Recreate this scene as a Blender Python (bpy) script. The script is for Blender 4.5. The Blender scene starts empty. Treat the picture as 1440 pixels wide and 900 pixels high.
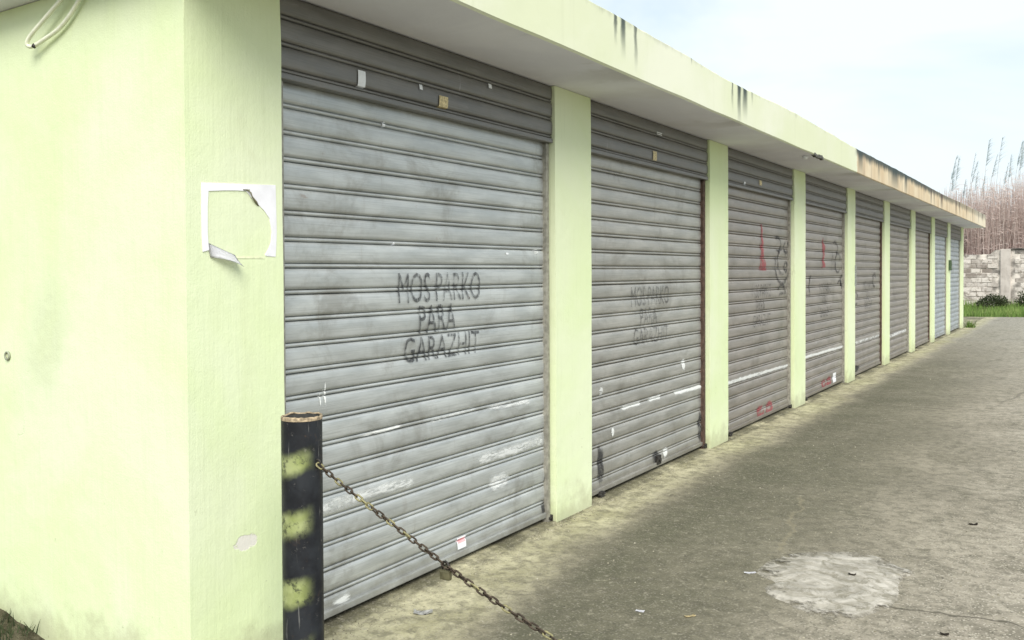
import bpy, bmesh, math, random
from mathutils import Vector, Matrix, noise
R = math.radians
rnd = random.Random(7)
C = bpy.context.scene.collection
sc = bpy.context.scene

# ------------------------------------------------------------ camera, sky, sun, exposure
cam = bpy.data.objects.new('camera', bpy.data.cameras.new('camera'))
C.objects.link(cam)
sc.camera = cam
YAW, PITCH, ROLL = 0.57156, -0.01737, 0.00499
EYE = Vector((2.73948, 0.0, 1.55))
fw = Vector((-math.sin(YAW)*math.cos(PITCH), math.cos(YAW)*math.cos(PITCH), math.sin(PITCH)))
rt = Vector((math.cos(YAW), math.sin(YAW), 0.0))
dn = fw.cross(rt)
rt2 = rt*math.cos(ROLL) + dn*math.sin(ROLL)
dn2 = -rt*math.sin(ROLL) + dn*math.cos(ROLL)
m = Matrix((rt2, -dn2, -fw)).transposed().to_4x4()
m.translation = EYE
cam.matrix_world = m
cam.data.sensor_width = 36.0
cam.data.lens = 1250.0/1440.0*36.0
cam.data.shift_y = -44.83/1440.0
cam.data.clip_start = 0.05
cam.data.clip_end = 2000.0

SUN_DIR = Vector((0.47, -0.58, 0.68)).normalized()          # towards the sun
EXPOSURE = 1.38
world = bpy.data.worlds.new('World')
sc.world = world
world.use_nodes = True
wn, wl = world.node_tree.nodes, world.node_tree.links
wn.clear()
wo = wn.new('ShaderNodeOutputWorld')
bg = wn.new('ShaderNodeBackground')
bg.inputs['Strength'].default_value = 0.080
sky = wn.new('ShaderNodeTexSky')
sky.sky_type = 'NISHITA'
sky.sun_disc = False
sky.sun_elevation = math.asin(SUN_DIR.z)
sky.sun_rotation = math.atan2(SUN_DIR.x, SUN_DIR.y)
sky.dust_density = 2.0
tc = wn.new('ShaderNodeTexCoord')
mp = wn.new('ShaderNodeMapping')
mp.inputs['Scale'].default_value = (1.0, 1.0, 2.6)
wl.new(tc.outputs['Generated'], mp.inputs['Vector'])
nz = wn.new('ShaderNodeTexNoise')
nz.inputs['Scale'].default_value = 2.3
nz.inputs['Detail'].default_value = 5.0
nz.inputs['Roughness'].default_value = 0.55
nz.inputs['Distortion'].default_value = 0.4
wl.new(mp.outputs['Vector'], nz.inputs['Vector'])
rp = wn.new('ShaderNodeValToRGB')
rp.color_ramp.elements[0].position = 0.36
rp.color_ramp.elements[0].color = (0.56, 0.56, 0.56, 1)
rp.color_ramp.elements[1].position = 0.56
rp.color_ramp.elements[1].color = (0.96, 0.96, 0.96, 1)
wl.new(nz.outputs['Fac'], rp.inputs['Fac'])
mx = wn.new('ShaderNodeMix')
mx.data_type = 'RGBA'
wl.new(rp.outputs['Color'], mx.inputs['Factor'])
wl.new(sky.outputs['Color'], mx.inputs['A'])
mx.inputs['B'].default_value = (4.75, 5.15, 5.35, 1)           # cloud sheet
wl.new(mx.outputs['Result'], bg.inputs['Color'])
wl.new(bg.outputs['Background'], wo.inputs['Surface'])

sun = bpy.data.objects.new('sun', bpy.data.lights.new('sun', 'SUN'))
C.objects.link(sun)
sun.data.energy = 1.5
sun.data.angle = R(38)
sun.data.color = (1.0, 0.96, 0.88)
sun.rotation_euler = SUN_DIR.to_track_quat('Z', 'Y').to_euler()
vs = sc.view_settings
vs.view_transform = 'Standard'
vs.look = 'None'
vs.exposure = EXPOSURE
vs.gamma = 1.0
vs.use_curve_mapping = False

# ------------------------------------------------------------ material helpers
class Mat:
    """small node builder; every texture is laid out in world metres (the scene never moves)"""
    def __init__(s, name):
        s.m = bpy.data.materials.new(name)
        s.m.use_nodes = True
        s.n, s.l = s.m.node_tree.nodes, s.m.node_tree.links
        s.b = s.n['Principled BSDF']
        s.out = s.n['Material Output']
        s._pos = None
    def put(s, sock, v):
        if isinstance(v, bpy.types.NodeSocket):
            s.l.new(v, sock)
        elif isinstance(v, tuple) and len(v) == 3 and sock.type == 'RGBA':
            sock.default_value = (*v, 1)
        else:
            sock.default_value = v
    def pos(s):
        if s._pos is None:
            s._pos = s.n.new('ShaderNodeNewGeometry').outputs['Position']
        return s._pos
    def xyz(s):
        x = s.n.new('ShaderNodeSeparateXYZ')
        s.l.new(s.pos(), x.inputs[0])
        return x.outputs
    def map(s, scale=(1, 1, 1), loc=(0, 0, 0), vec=None):
        q = s.n.new('ShaderNodeMapping')
        q.inputs['Scale'].default_value = scale
        q.inputs['Location'].default_value = loc
        s.l.new(vec or s.pos(), q.inputs['Vector'])
        return q.outputs[0]
    def noise(s, scale, detail=4, rough=0.55, dist=0.0, sc3=(1, 1, 1), loc=(0, 0, 0), color=False):
        q = s.n.new('ShaderNodeTexNoise')
        s.l.new(s.map(sc3, loc), q.inputs['Vector'])
        q.inputs['Scale'].default_value = scale
        q.inputs['Detail'].default_value = detail
        q.inputs['Roughness'].default_value = rough
        q.inputs['Distortion'].default_value = dist
        return q.outputs['Color' if color else 'Fac']
    def voro(s, scale, feature='F1', sc3=(1, 1, 1), rand=1.0):
        q = s.n.new('ShaderNodeTexVoronoi')
        q.feature = feature
        s.l.new(s.map(sc3), q.inputs['Vector'])
        q.inputs['Scale'].default_value = scale
        q.inputs['Randomness'].default_value = rand
        return q.outputs
    def ramp(s, v, a, b, lo=0.0, hi=1.0, smooth=True):
        q = s.n.new('ShaderNodeMapRange')
        q.interpolation_type = 'SMOOTHSTEP' if smooth else 'LINEAR'
        s.put(q.inputs['Value'], v)
        q.inputs['From Min'].default_value = a
        q.inputs['From Max'].default_value = b
        q.inputs['To Min'].default_value = lo
        q.inputs['To Max'].default_value = hi
        return q.outputs['Result']
    def math(s, op, a, b=0.0, c=0.0):
        q = s.n.new('ShaderNodeMath')
        q.operation = op
        s.put(q.inputs[0], a)
        s.put(q.inputs[1], b)
        s.put(q.inputs[2], c)
        return q.outputs[0]
    def mix(s, f, a, b):
        q = s.n.new('ShaderNodeMix')
        q.data_type = 'RGBA'
        s.put(q.inputs['Factor'], f)
        s.put(q.inputs['A'], a)
        s.put(q.inputs['B'], b)
        return q.outputs['Result']
    def band(s, v, c, half, soft):
        """1 inside |v-c|<half, fading over soft"""
        d = s.math('ABSOLUTE', s.math('SUBTRACT', v, c))
        return s.ramp(d, half, half+soft, 1.0, 0.0)
    def mul(s, *a):
        r = a[0]
        for x in a[1:]:
            r = s.math('MULTIPLY', r, x)
        return r
    def bump(s, h, strength=0.3, dist=0.01):
        q = s.n.new('ShaderNodeBump')
        q.inputs['Strength'].default_value = strength
        q.inputs['Distance'].default_value = dist
        s.put(q.inputs['Height'], h)
        s.l.new(q.outputs[0], s.b.inputs['Normal'])
    def done(s, col, rough=0.8, metal=0.0, spec=0.3, alpha=None):
        s.put(s.b.inputs['Base Color'], col)
        s.put(s.b.inputs['Roughness'], rough)
        s.put(s.b.inputs['Metallic'], metal)
        s.b.inputs['Specular IOR Level'].default_value = spec
        if alpha is not None:
            s.put(s.b.inputs['Alpha'], alpha)
        return s.m

def plain(name, col, rough=0.7, metal=0.0, var=0.25, scale=30.0, bump=0.15):
    k = Mat(name)
    n = k.noise(scale, 4)
    c = k.mix(k.ramp(n, 0.3, 0.7), tuple(x*(1-var) for x in col), tuple(min(1, x*(1+var)) for x in col))
    k.bump(n, bump, 0.004)
    return k.done(c, rough, metal)

YG2 = (0.662, 0.757, 0.455)
def plaster(name):
    k = Mat(name)
    x, y, z = k.xyz()
    big = k.noise(0.9, 5, 0.6, 0.5)
    c = k.mix(k.ramp(big, 0.35, 0.68), YG2, (0.715, 0.777, 0.55))
    run = k.noise(1.0, 5, 0.6, 0.2, (5.0, 5.0, 0.45))               # faint vertical runs
    c = k.mix(k.ramp(run, 0.58, 0.8, 0, 0.22), c, (0.52, 0.58, 0.30))
    mot = k.noise(3.0, 6, 0.68, 0.8, loc=(3, 1, 8))
    c = k.mix(k.ramp(mot, 0.56, 0.76, 0, 0.35), c, (0.60, 0.64, 0.42))
    # grey smudge left on the end wall by leaning things
    sm = k.mul(k.band(x, -0.93, 0.02, 0.26), k.band(z, 1.30, 0.06, 0.40), k.ramp(y, 2.10, 2.12, 1, 0), k.ramp(k.noise(4, 5), 0.38, 0.62))
    c = k.mix(k.mul(sm, 0.30), c, (0.40, 0.42, 0.30))
    # splash dirt above the ground
    d = k.math('ADD', z, k.math('MULTIPLY', k.noise(7.0, 5, 0.65), -0.45))
    c = k.mix(k.ramp(d, -0.24, 0.0, 0.55, 0.0), c, (0.33, 0.32, 0.20))
    spk = k.ramp(k.noise(26.0, 3, 0.6), 0.68, 0.74, 0, 1)
    c = k.mix(k.mul(spk, k.ramp(z, 0.25, 1.0, 0.6, 0.06)), c, (0.30, 0.30, 0.20))
    # chipped place on the corner pier where white filler shows
    dy = k.math('DIVIDE', k.math('SUBTRACT', y, 2.331), 0.060)
    dz = k.math('DIVIDE', k.math('SUBTRACT', z, 0.505), 0.030)
    rr = k.math('SQRT', k.math('ADD', k.math('MULTIPLY', dy, dy), k.math('MULTIPLY', dz, dz)))
    rr = k.math('ADD', rr, k.math('MULTIPLY', k.math('SUBTRACT', k.noise(22, 4, 0.7), 0.5), 1.6))
    chip = k.mul(k.ramp(rr, 0.85, 1.0, 1, 0), k.ramp(x, -0.02, -0.005))
    c = k.mix(k.mul(chip, 0.85), c, (0.72, 0.68, 0.66))
    wv = k.n.new('ShaderNodeTexVoronoi')
    wv.feature = 'DISTANCE_TO_EDGE'
    wv.inputs['Scale'].default_value = 1.15
    wp = k.n.new('ShaderNodeVectorMath')
    wp.operation = 'ADD'
    k.l.new(k.pos(), wp.inputs[0])
    ws = k.n.new('ShaderNodeVectorMath')
    ws.operation = 'SCALE'
    k.l.new(k.noise(4.0, 5, 0.65, color=True), ws.inputs[0])
    ws.inputs['Scale'].default_value = 0.35
    k.l.new(ws.outputs[0], wp.inputs[1])
    k.l.new(wp.outputs[0], wv.inputs['Vector'])
    crk = k.mul(k.ramp(wv.outputs['Distance'], 0.002, 0.0075, 1, 0), k.ramp(k.noise(1.1, 3, 0.5, loc=(5, 2, 9)), 0.57, 0.66))
    c = k.mix(k.mul(crk, 0.20), c, (0.28, 0.29, 0.18))
    bru = k.noise(1.0, 4, 0.6, 0.1, (60, 60, 3))
    c = k.mix(k.ramp(bru, 0.52, 0.75, 0, 0.10), c, (0.45, 0.48, 0.30))
    fine = k.noise(120, 4, 0.6)
    h = k.math('ADD', k.math('MULTIPLY', k.noise(9, 4), 0.9), k.math('MULTIPLY', fine, 0.25))
    h = k.math('SUBTRACT', h, k.math('MULTIPLY', chip, 0.5))
    h = k.math('SUBTRACT', h, k.math('MULTIPLY', crk, 0.4))
    h = k.math('ADD', h, k.math('MULTIPLY', bru, 0.35))
    k.bump(h, 0.34, 0.012)
    return k.done(c, 0.82, spec=0.2)

def fascia_mat():
    k = Mat('fascia_paint')
    x, y, z = k.xyz()
    big = k.noise(0.8, 4, 0.6, 0.4)
    c = k.mix(k.ramp(big, 0.35, 0.7), (0.655, 0.695, 0.50), (0.715, 0.735, 0.60))
    run = k.noise(1.0, 5, 0.65, 0.1, (7, 7, 0.35))
    c = k.mix(k.ramp(run, 0.57, 0.78, 0, 0.25), c, (0.50, 0.53, 0.36))
    # old unpainted stretch, tan render with weather runs
    tan = k.mix(k.ramp(k.noise(1.6, 4, 0.6, 0.3, (1, 1, 0.7)), 0.35, 0.68), (0.60, 0.48, 0.32), (0.70, 0.61, 0.45))
    tan = k.mix(k.ramp(k.noise(1.0, 5, 0.6, 0.1, (4, 4, 0.3), (2, 5, 1)), 0.52, 0.72, 0, 0.65), tan, (0.36, 0.27, 0.19))
    white_end = k.ramp(y, 23.0, 26.0, 0, 0.6)
    tan = k.mix(white_end, tan, (0.74, 0.70, 0.58))
    ye = k.math('ADD', y, k.math('MULTIPLY', k.noise(6, 4, 0.7), 0.35))
    old = k.ramp(ye, 11.10, 11.18)
    c = k.mix(old, c, tan)
    # mould along the top edge of the old stretch
    mould = (0.055, 0.075, 0.075)
    e = k.math('ADD', z, k.math('MULTIPLY', k.noise(1.0, 5, 0.7, 0, (5, 5, 1.0)), 0.16))
    c = k.mix(k.mul(k.ramp(e, 2.94, 3.04, 0, 0.95), k.ramp(ye, 11.0, 11.15), k.ramp(y, 15.0, 25.0, 1.0, 0.45)), c, mould)
    # thinner grime on the painted edge
    c = k.mix(k.mul(k.ramp(e, 3.045, 3.12, 0, 0.55), k.ramp(k.noise(2.2, 3), 0.45, 0.65)), c, (0.2, 0.22, 0.18))
    # runs from the roof joints: y, half width, length, strength
    wob = k.math('MULTIPLY', k.math('SUBTRACT', k.noise(1.0, 4, 0.6, 0, (9, 9, 5)), 0.5), 0.07)
    yw = k.math('ADD', y, wob)
    for (yc, hw, ln, st) in ((4.585, .012, .17, .85), (4.685, .022, .22, .9), (4.86, .012, .26, .75), (5.75, .008, .07, .6),
                             (6.58, .012, .24, .75), (6.74, .030, .33, .95), (6.88, .038, .26, .95), (7.06, .012, .14, .5),
                             (11.16, .09, .34, .85), (12.3, .04, .3, .7), (13.02, .04, .3, .5), (13.45, .20, .36, .9), (13.95, .05, .2, .8), (14.4, .08, .34, .85),
                             (16.2, .04, .2, .5), (17.0, .05, .36, .9), (17.35, .04, .36, .8), (18.38, .10, .36, .95), (20.6, .07, .36, .85), (21.2, .06, .30, .75),
                             (22.6, .06, .3, .7), (23.9, .05, .36, .7), (25.3, .06, .30, .6), (26.3, .09, .2, .7)):
        fade = k.ramp(z, 3.02-ln*1.2, 3.02-ln*0.1, 0, min(1, st*1.05))
        w = k.band(yw, yc, hw*0.6, hw*1.6)
        c = k.mix(k.mul(fade, w), c, mould if yc < 16 else (0.10, 0.075, 0.065))
    k.bump(k.math('ADD', k.noise(8, 5), k.math('MULTIPLY', k.noise(90, 3), 0.2)), 0.2, 0.012)
    return k.done(c, 0.85, spec=0.2)

def soffit_mat():
    k = Mat('soffit_whitewash')
    n = k.noise(1.3, 5, 0.6, 0.5)
    c = k.mix(k.ramp(n, 0.35, 0.7), (0.70, 0.70, 0.76), (0.78, 0.78, 0.83))
    c = k.mix(k.ramp(k.noise(5, 5, 0.7), 0.6, 0.75, 0, 0.25), c, (0.48, 0.47, 0.46))
    x, y, z = k.xyz()
    for yc in (4.7, 6.75, 11.1, 13.5, 17.2, 20.7):
        d = k.band(k.math('ADD', y, k.math('MULTIPLY', k.math('SUBTRACT', k.noise(5, 5, 0.7), 0.5), 0.5)), yc, 0.03, 0.22)
        c = k.mix(k.mul(d, k.ramp(x, 0.05, 0.5, 0.0, 0.45)), c, (0.36, 0.34, 0.30))
    c = k.mix(k.ramp(k.noise(1.0, 4, 0.6, 0.2, (1, 1, 1), (9, 1, 0)), 0.52, 0.70, 0, 0.22), c, (0.50, 0.47, 0.42))
    k.bump(k.noise(30, 4), 0.15, 0.01)
    return k.done(c, 0.9, spec=0.15)

def steel_mat(name, tint=1.0, rust=0.0, hue=(1.0, 1.0, 1.0)):
    k = Mat(name)
    x, y, z = k.xyz()
    oi = k.n.new('ShaderNodeObjectInfo').outputs['Random']
    n = k.noise(1.0, 5, 0.6, 0.2, (2, 3.0, 14.0))                      # drawn-out horizontal streaks
    a = tuple(v*tint*h_ for v, h_ in zip((0.415, 0.43, 0.425), hue))
    b = tuple(v*tint*h_ for v, h_ in zip((0.57, 0.585, 0.578), hue))
    c = k.mix(k.ramp(n, 0.3, 0.7), a, b)
    fine = k.noise(1.0, 2, 0.5, 0, (2, 2.0, 190.0))
    c = k.mix(k.ramp(fine, 0.45, 0.7, 0, 0.30), c, tuple(v*0.62 for v in a))
    c = k.mix(k.ramp(oi, 0, 1, 0, 0.22), c, tuple(v*0.72 for v in a))
    blot = k.noise(2.2, 6, 0.7, 0.6, (1, 1, 1))
    c = k.mix(k.ramp(blot, 0.50, 0.70, 0, 0.48), c, (0.19, 0.178, 0.15))
    run = k.noise(1.0, 5, 0.65, 0.1, (10, 16, 1.2))
    c = k.mix(k.ramp(run, 0.60, 0.76, 0, 0.30), c, (0.24, 0.21, 0.17))
    pale = k.mul(k.ramp(k.noise(5, 5, 0.75, 0.3, (1, 1, 2.2), (4, 0, 2)), 0.62, 0.74, 0, 0.45), k.ramp(z, 0.2, 1.2, 1.0, 0.25))
    c = k.mix(pale, c, (0.62, 0.64, 0.63))
    dirt = k.math('ADD', z, k.math('MULTIPLY', k.noise(6, 5, 0.7), -0.25))
    c = k.mix(k.ramp(dirt, -0.14, 0.05, 0.6, 0), c, (0.17, 0.155, 0.12))
    if rust:
        c = k.mix(k.ramp(k.noise(7, 5, 0.7), 0.4, 0.6, 0.3, rust), c, (0.10, 0.062, 0.04))
    scr = k.mul(k.ramp(k.noise(1.0, 3, 0.6, 0.4, (30, 60, 5), (7, 1, 3)), 0.70, 0.76), k.ramp(k.noise(1.3, 3, 0.6), 0.48, 0.62))
    c = k.mix(k.mul(scr, 0.45), c, (0.66, 0.67, 0.65))
    rs = k.mul(k.ramp(k.noise(1.0, 5, 0.75, 0.3, (6, 9, 16), (1, 7, 2)), 0.64, 0.72), k.ramp(k.noise(0.9, 3, 0.6), 0.45, 0.6))
    c = k.mix(k.mul(rs, 0.35), c, (0.22, 0.13, 0.075))
    dent = k.noise(2.6, 3, 0.5, 0.3, (1, 1, 1.6), (2, 2, 6))
    k.bump(k.math('ADD', k.math('MULTIPLY', dent, 6.0), k.math('ADD', k.noise(14, 4), k.math('MULTIPLY', fine, 0.3))), 0.30, 0.004)
    return k.done(c, k.ramp(n, 0.2, 0.8, 0.36, 0.55), 0.45, spec=0.45)

def drive_mat():
    k = Mat('drive_concrete')
    x, y, z = k.xyz()
    n1 = k.noise(0.55, 6, 0.62, 0.6)
    c = k.mix(k.ramp(n1, 0.34, 0.66), (0.190, 0.172, 0.124), (0.290, 0.263, 0.200))
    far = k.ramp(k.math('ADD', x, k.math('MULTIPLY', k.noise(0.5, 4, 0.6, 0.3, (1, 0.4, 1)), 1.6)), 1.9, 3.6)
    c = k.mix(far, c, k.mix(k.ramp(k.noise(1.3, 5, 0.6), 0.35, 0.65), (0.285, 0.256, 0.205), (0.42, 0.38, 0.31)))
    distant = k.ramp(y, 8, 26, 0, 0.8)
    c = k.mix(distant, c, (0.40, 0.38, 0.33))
    grime = k.noise(2.6, 6, 0.7, 0.8, (1, 0.7, 1))
    c = k.mix(k.ramp(grime, 0.50, 0.70, 0, 0.55), c, (0.095, 0.090, 0.058))
    # mossy band where the roof edge drips
    wob = k.math('MULTIPLY', k.math('SUBTRACT', k.noise(1.1, 5, 0.65, 0.4), 0.5), 0.55)
    xa = k.math('ADD', k.math('SUBTRACT', x, k.ramp(y, 3.0, 4.6, 0.17, 0.0)), wob)
    drip = k.mul(k.ramp(xa, 0.27, 0.56), k.ramp(xa, 0.60, 1.9, 1.0, 0.0), k.ramp(y, 12, 22, 1, 0.3))
    c = k.mix(k.mul(drip, k.ramp(k.noise(1.7, 5, 0.65), 0.25, 0.65, 0.45, 0.88)), c, (0.080, 0.082, 0.050))
    # clean dusty strip sheltered by the overhang
    c = k.mix(k.mul(k.ramp(xa, 0.16, 0.46, 0.92, 0.0), k.ramp(y, 2.2, 3.0, 0.4, 1.0)), c,
              k.mix(k.ramp(k.noise(2.4, 6, 0.7, 0.5), 0.36, 0.64), (0.33, 0.312, 0.190), (0.54, 0.51, 0.34)))
    # damp dark line at the foot of the doors
    c = k.mix(k.mul(k.ramp(k.math('ADD', x, k.math('MULTIPLY', k.noise(6, 5, 0.7), 0.16)), 0.08, 0.14, 0.85, 0),
                    k.ramp(k.noise(2.2, 4, 0.6), 0.36, 0.55)), c, (0.085, 0.080, 0.045))
    mid_ = k.noise(11, 6, 0.72, 0.3)
    c = k.mix(k.ramp(mid_, 0.40, 0.64, 0.0, 0.58), c, (0.085, 0.080, 0.056))
    c = k.mix(k.ramp(k.noise(24, 5, 0.7, 0, (1, 1, 1), (4, 9, 0)), 0.54, 0.70, 0, 0.50), c, (0.42, 0.39, 0.30))
    c = k.mix(k.ramp(k.noise(90, 3, 0.7, 0, (1, 1, 1), (2, 3, 0)), 0.50, 0.70, 0, 0.35), c, (0.34, 0.31, 0.24))
    # exposed aggregate
    v = k.voro(62.0)
    sp = k.ramp(v['Distance'], 0.24, 0.40, 1, 0)
    dk = k.mul(k.ramp(k.voro(48.0)['Distance'], 0.20, 0.36, 1, 0), k.ramp(k.noise(19, 3, 0.6, 0, (1, 1, 1), (8, 8, 0)), 0.46, 0.56), k.ramp(far, 0, 1, 0.35, 0.7))
    c = k.mix(dk, c, (0.085, 0.078, 0.058))
    ag = k.mul(sp, k.ramp(k.noise(26, 3), 0.44, 0.54), k.ramp(far, 0, 1, 0.22, 0.85))
    c = k.mix(ag, c, (0.50, 0.46, 0.38))
    pit = k.mul(k.ramp(k.noise(55, 3, 0.6), 0.62, 0.70), k.ramp(k.noise(1.2, 3), 0.3, 0.6))
    c = k.mix(k.mul(pit, 0.65), c, (0.06, 0.056, 0.042))
    # cracks: thin lines along the warped zero of two plane distances
    def crack(px, py, ang, ln, wid, col, st, cur):
        nonlocal c
        ca, sa = math.cos(ang), math.sin(ang)
        nx_ = k.math('MULTIPLY', k.math('SUBTRACT', k.noise(cur, 5, 0.6), 0.5), 0.35)
        dx = k.math('SUBTRACT', x, px)
        dy = k.math('SUBTRACT', y, py)
        al = k.math('ADD', k.math('MULTIPLY', dx, ca), k.math('MULTIPLY', dy, sa))
        ac = k.math('ADD', k.math('SUBTRACT', k.math('MULTIPLY', dy, ca), k.math('MULTIPLY', dx, sa)), nx_)
        f = k.mul(k.band(ac, 0, wid*0.3, wid), k.band(al, 0, ln*0.42, ln*0.1), st)
        c = k.mix(f, c, col)
    crack(1.22, 5.55, R(100), 1.4, 0.014, (0.27, 0.24, 0.16), 0.40, 1.9)
    crack(2.65, 4.45, R(5), 1.5, 0.010, (0.075, 0.068, 0.05), 0.8, 1.8)
    crack(1.6, 11.0, R(8), 4.5, 0.016, (0.10, 0.09, 0.07), 0.6, 0.9)
    crack(2.4, 16.0, R(84), 9.0, 0.022, (0.10, 0.09, 0.07), 0.5, 0.7)
    h = k.math('ADD', k.math('MULTIPLY', k.noise(16, 6, 0.7), 0.8), k.math('MULTIPLY', sp, 0.25))
    h = k.math('SUBTRACT', h, k.math('MULTIPLY', pit, 0.4))
    h = k.math('SUBTRACT', h, k.math('MULTIPLY', mid_, 0.5))
    k.bump(h, 0.6, 0.016)
    return k.done(c, k.ramp(n1, 0.3, 0.7, 0.72, 0.95), spec=0.25)

M = {}
M['plaster'] = plaster('yellow_green_plaster')
M['fascia'] = fascia_mat()
M['soffit'] = soffit_mat()
M['steel'] = steel_mat('galvanised_slat', 1.06, 0, (0.985, 1.0, 0.995))
M['steel_dull'] = steel_mat('dull_galvanised_slat', 0.84, 0, (1.03, 0.99, 0.93))
M['steel_warm'] = steel_mat('brownish_galvanised_slat', 0.66, 0, (1.09, 0.98, 0.90))
M['steel_pale'] = steel_mat('pale_galvanised_slat', 1.02, 0, (0.94, 1.0, 1.08))
M['steel_box'] = steel_mat('grimy_shaded_box_slat', 0.40, 0, (1.05, 0.99, 0.94))  # dirty box steel, with shade from the overhang also darkened into its tint
M['rail'] = plain('grey_rail_steel', (0.30, 0.29, 0.25), 0.5, 0.3)
M['rust_rail'] = plain('rusty_brown_rail', (0.085, 0.055, 0.042), 0.7, 0.1, 0.4)
M['dark'] = plain('shadow_gap_sheet', (0.06, 0.06, 0.055), 0.8)
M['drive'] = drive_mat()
M['iron'] = plain('blackened_iron', (0.045, 0.042, 0.038), 0.6, 0.4, 0.5)
M['white_paper'] = plain('white_paper', (0.80, 0.80, 0.84), 0.75, 0, 0.05, 12, 0.1)
M['cable'] = plain('cream_cable', (0.76, 0.78, 0.62), 0.5, 0, 0.08)
M['pink'] = plain('faded_pink_print', (0.75, 0.42, 0.44), 0.6, 0, 0.12)
M['sticker_white'] = plain('white_sticker', (0.80, 0.82, 0.84), 0.5, 0, 0.06)
M['sticker_yellow'] = plain('yellowed_sticker', (0.62, 0.52, 0.30), 0.6, 0, 0.3, 90)
M['stone'] = plain('pale_grit', (0.38, 0.35, 0.27), 0.9, 0, 0.4, 15)
M['leaf_dry'] = plain('dry_leaf', (0.42, 0.27, 0.20), 0.7, 0, 0.3)
M['foil'] = plain('grey_scrap', (0.55, 0.55, 0.53), 0.5, 0.0, 0.2, 40)

def wear_paint(name, col, lo, hi, amax=0.85, sc3=(1, 1, 1), scale=30, edge=False):
    """paint worn thin: colour with gaps"""
    k = Mat(name)
    n = k.noise(scale, 5, 0.7, 0.2, sc3)
    f = k.noise(3.0, 3, 0.5)
    a = k.ramp(k.math('ADD', n, k.math('MULTIPLY', f, 0.35)), lo, hi, 0.0, amax)
    if edge:
        at = k.n.new('ShaderNodeAttribute')
        at.attribute_name = 'core'
        e_ = k.math('ADD', at.outputs['Fac'], k.math('MULTIPLY', k.math('SUBTRACT', k.noise(scale*2.0, 4, 0.7, 0, sc3), 0.5), 0.7))
        a = k.mul(a, k.ramp(e_, 0.05, 0.75))
    return k.done(col, 0.75, alpha=a)
M['stencil'] = wear_paint('worn_black_stencil', (0.035, 0.037, 0.042), 0.46, 0.82, 0.76, (1, 2.0, 0.8), 40)
M['stencil_faint'] = wear_paint('faint_black_stencil', (0.05, 0.05, 0.055), 0.46, 0.88, 0.62, (1, 2.0, 1.0), 36)
M['spray_black'] = wear_paint('black_spray', (0.05, 0.05, 0.055), 0.46, 0.80, 0.62, scale=14, edge=True)
M['spray_red'] = wear_paint('red_spray', (0.40, 0.11, 0.12), 0.42, 0.74, 0.72, scale=14, edge=True)
M['scrape'] = wear_paint('white_scrape', (0.78, 0.80, 0.79), 0.48, 0.76, 0.80, (1, 1.2, 6), 9, True)
M['scrape_solid'] = wear_paint('white_rub_line', (0.80, 0.82, 0.80), 0.34, 0.64, 0.85, (1, 0.8, 6), 9, True)
M['soot'] = wear_paint('dark_rub', (0.05, 0.05, 0.05), 0.42, 0.70, 0.8, scale=20, edge=True)

# ------------------------------------------------------------ mesh helpers
def obj(name, bm, mats, parent=None, smooth=False, me=None):
    if me is None:
        me = bpy.data.meshes.new(name)
        bm.normal_update()
        if smooth:
            for f in bm.faces:
                f.smooth = True
        bm.to_mesh(me)
        bm.free()
        for q in (mats if isinstance(mats, (list, tuple)) else [mats]):
            me.materials.append(q)
    o = bpy.data.objects.new(name, me)
    C.objects.link(o)
    if parent:
        o.parent = parent
        # parents stand at known places: keep world placement of the mesh
        o.matrix_parent_inverse = Matrix.Identity(4)
        p = Vector((0, 0, 0))
        q = parent
        while q:
            p += q.location
            q = q.parent
        o.location = -p
    return o
def tag(o, label=None, cat=None, group=None, kind=None):
    if label: o['label'] = label
    if cat: o['category'] = cat
    if group: o['group'] = group
    if kind: o['kind'] = kind
    return o
def empty(name, loc, label, cat, group=None):
    o = bpy.data.objects.new(name, None)
    o.location = loc
    o.empty_display_size = 0.2
    C.objects.link(o)
    return tag(o, label, cat, group)
def box(bm, lo, hi, bev=0.0):
    lo, hi = Vector(lo), Vector(hi)
    r = bmesh.ops.create_cube(bm, size=1.0)
    for v in r['verts']:
        v.co = Vector((lo[i] + (v.co[i]+0.5)*(hi[i]-lo[i]) for i in range(3)))
    if bev:
        es = list({e for v in r['verts'] for e in v.link_edges})
        bmesh.ops.bevel(bm, geom=es, offset=bev, segments=2, profile=0.6, affect='EDGES')
def new_box(name, lo, hi, mat, parent=None, bev=0.0):
    bm = bmesh.new()
    box(bm, lo, hi, bev)
    return obj(name, bm, mat, parent)
def tube(bm, pts, r, n=6, close=False, caps=True):
    pts = [Vector(p) for p in pts]
    rings = []
    L = len(pts)
    for i, p in enumerate(pts):
        a = pts[(i-1) % L] if (close or i > 0) else p
        b = pts[(i+1) % L] if (close or i < L-1) else p
        t = (b-a).normalized()
        if i == 0:
            u = t.orthogonal().normalized()
        else:
            u = (u - t*u.dot(t)).normalized()
        w = t.cross(u)
        rr = r[i] if isinstance(r, (list, tuple)) else r
        rings.append([bm.verts.new(p + (u*math.cos(2*math.pi*k/n)+w*math.sin(2*math.pi*k/n))*rr) for k in range(n)])
    for i in range(L if close else L-1):
        A, B = rings[i], rings[(i+1) % L]
        for k in range(n):
            bm.faces.new((A[k], A[(k+1) % n], B[(k+1) % n], B[k]))
    if caps and not close:
        bm.faces.new(rings[0][::-1])
        bm.faces.new(rings[-1])

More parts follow.
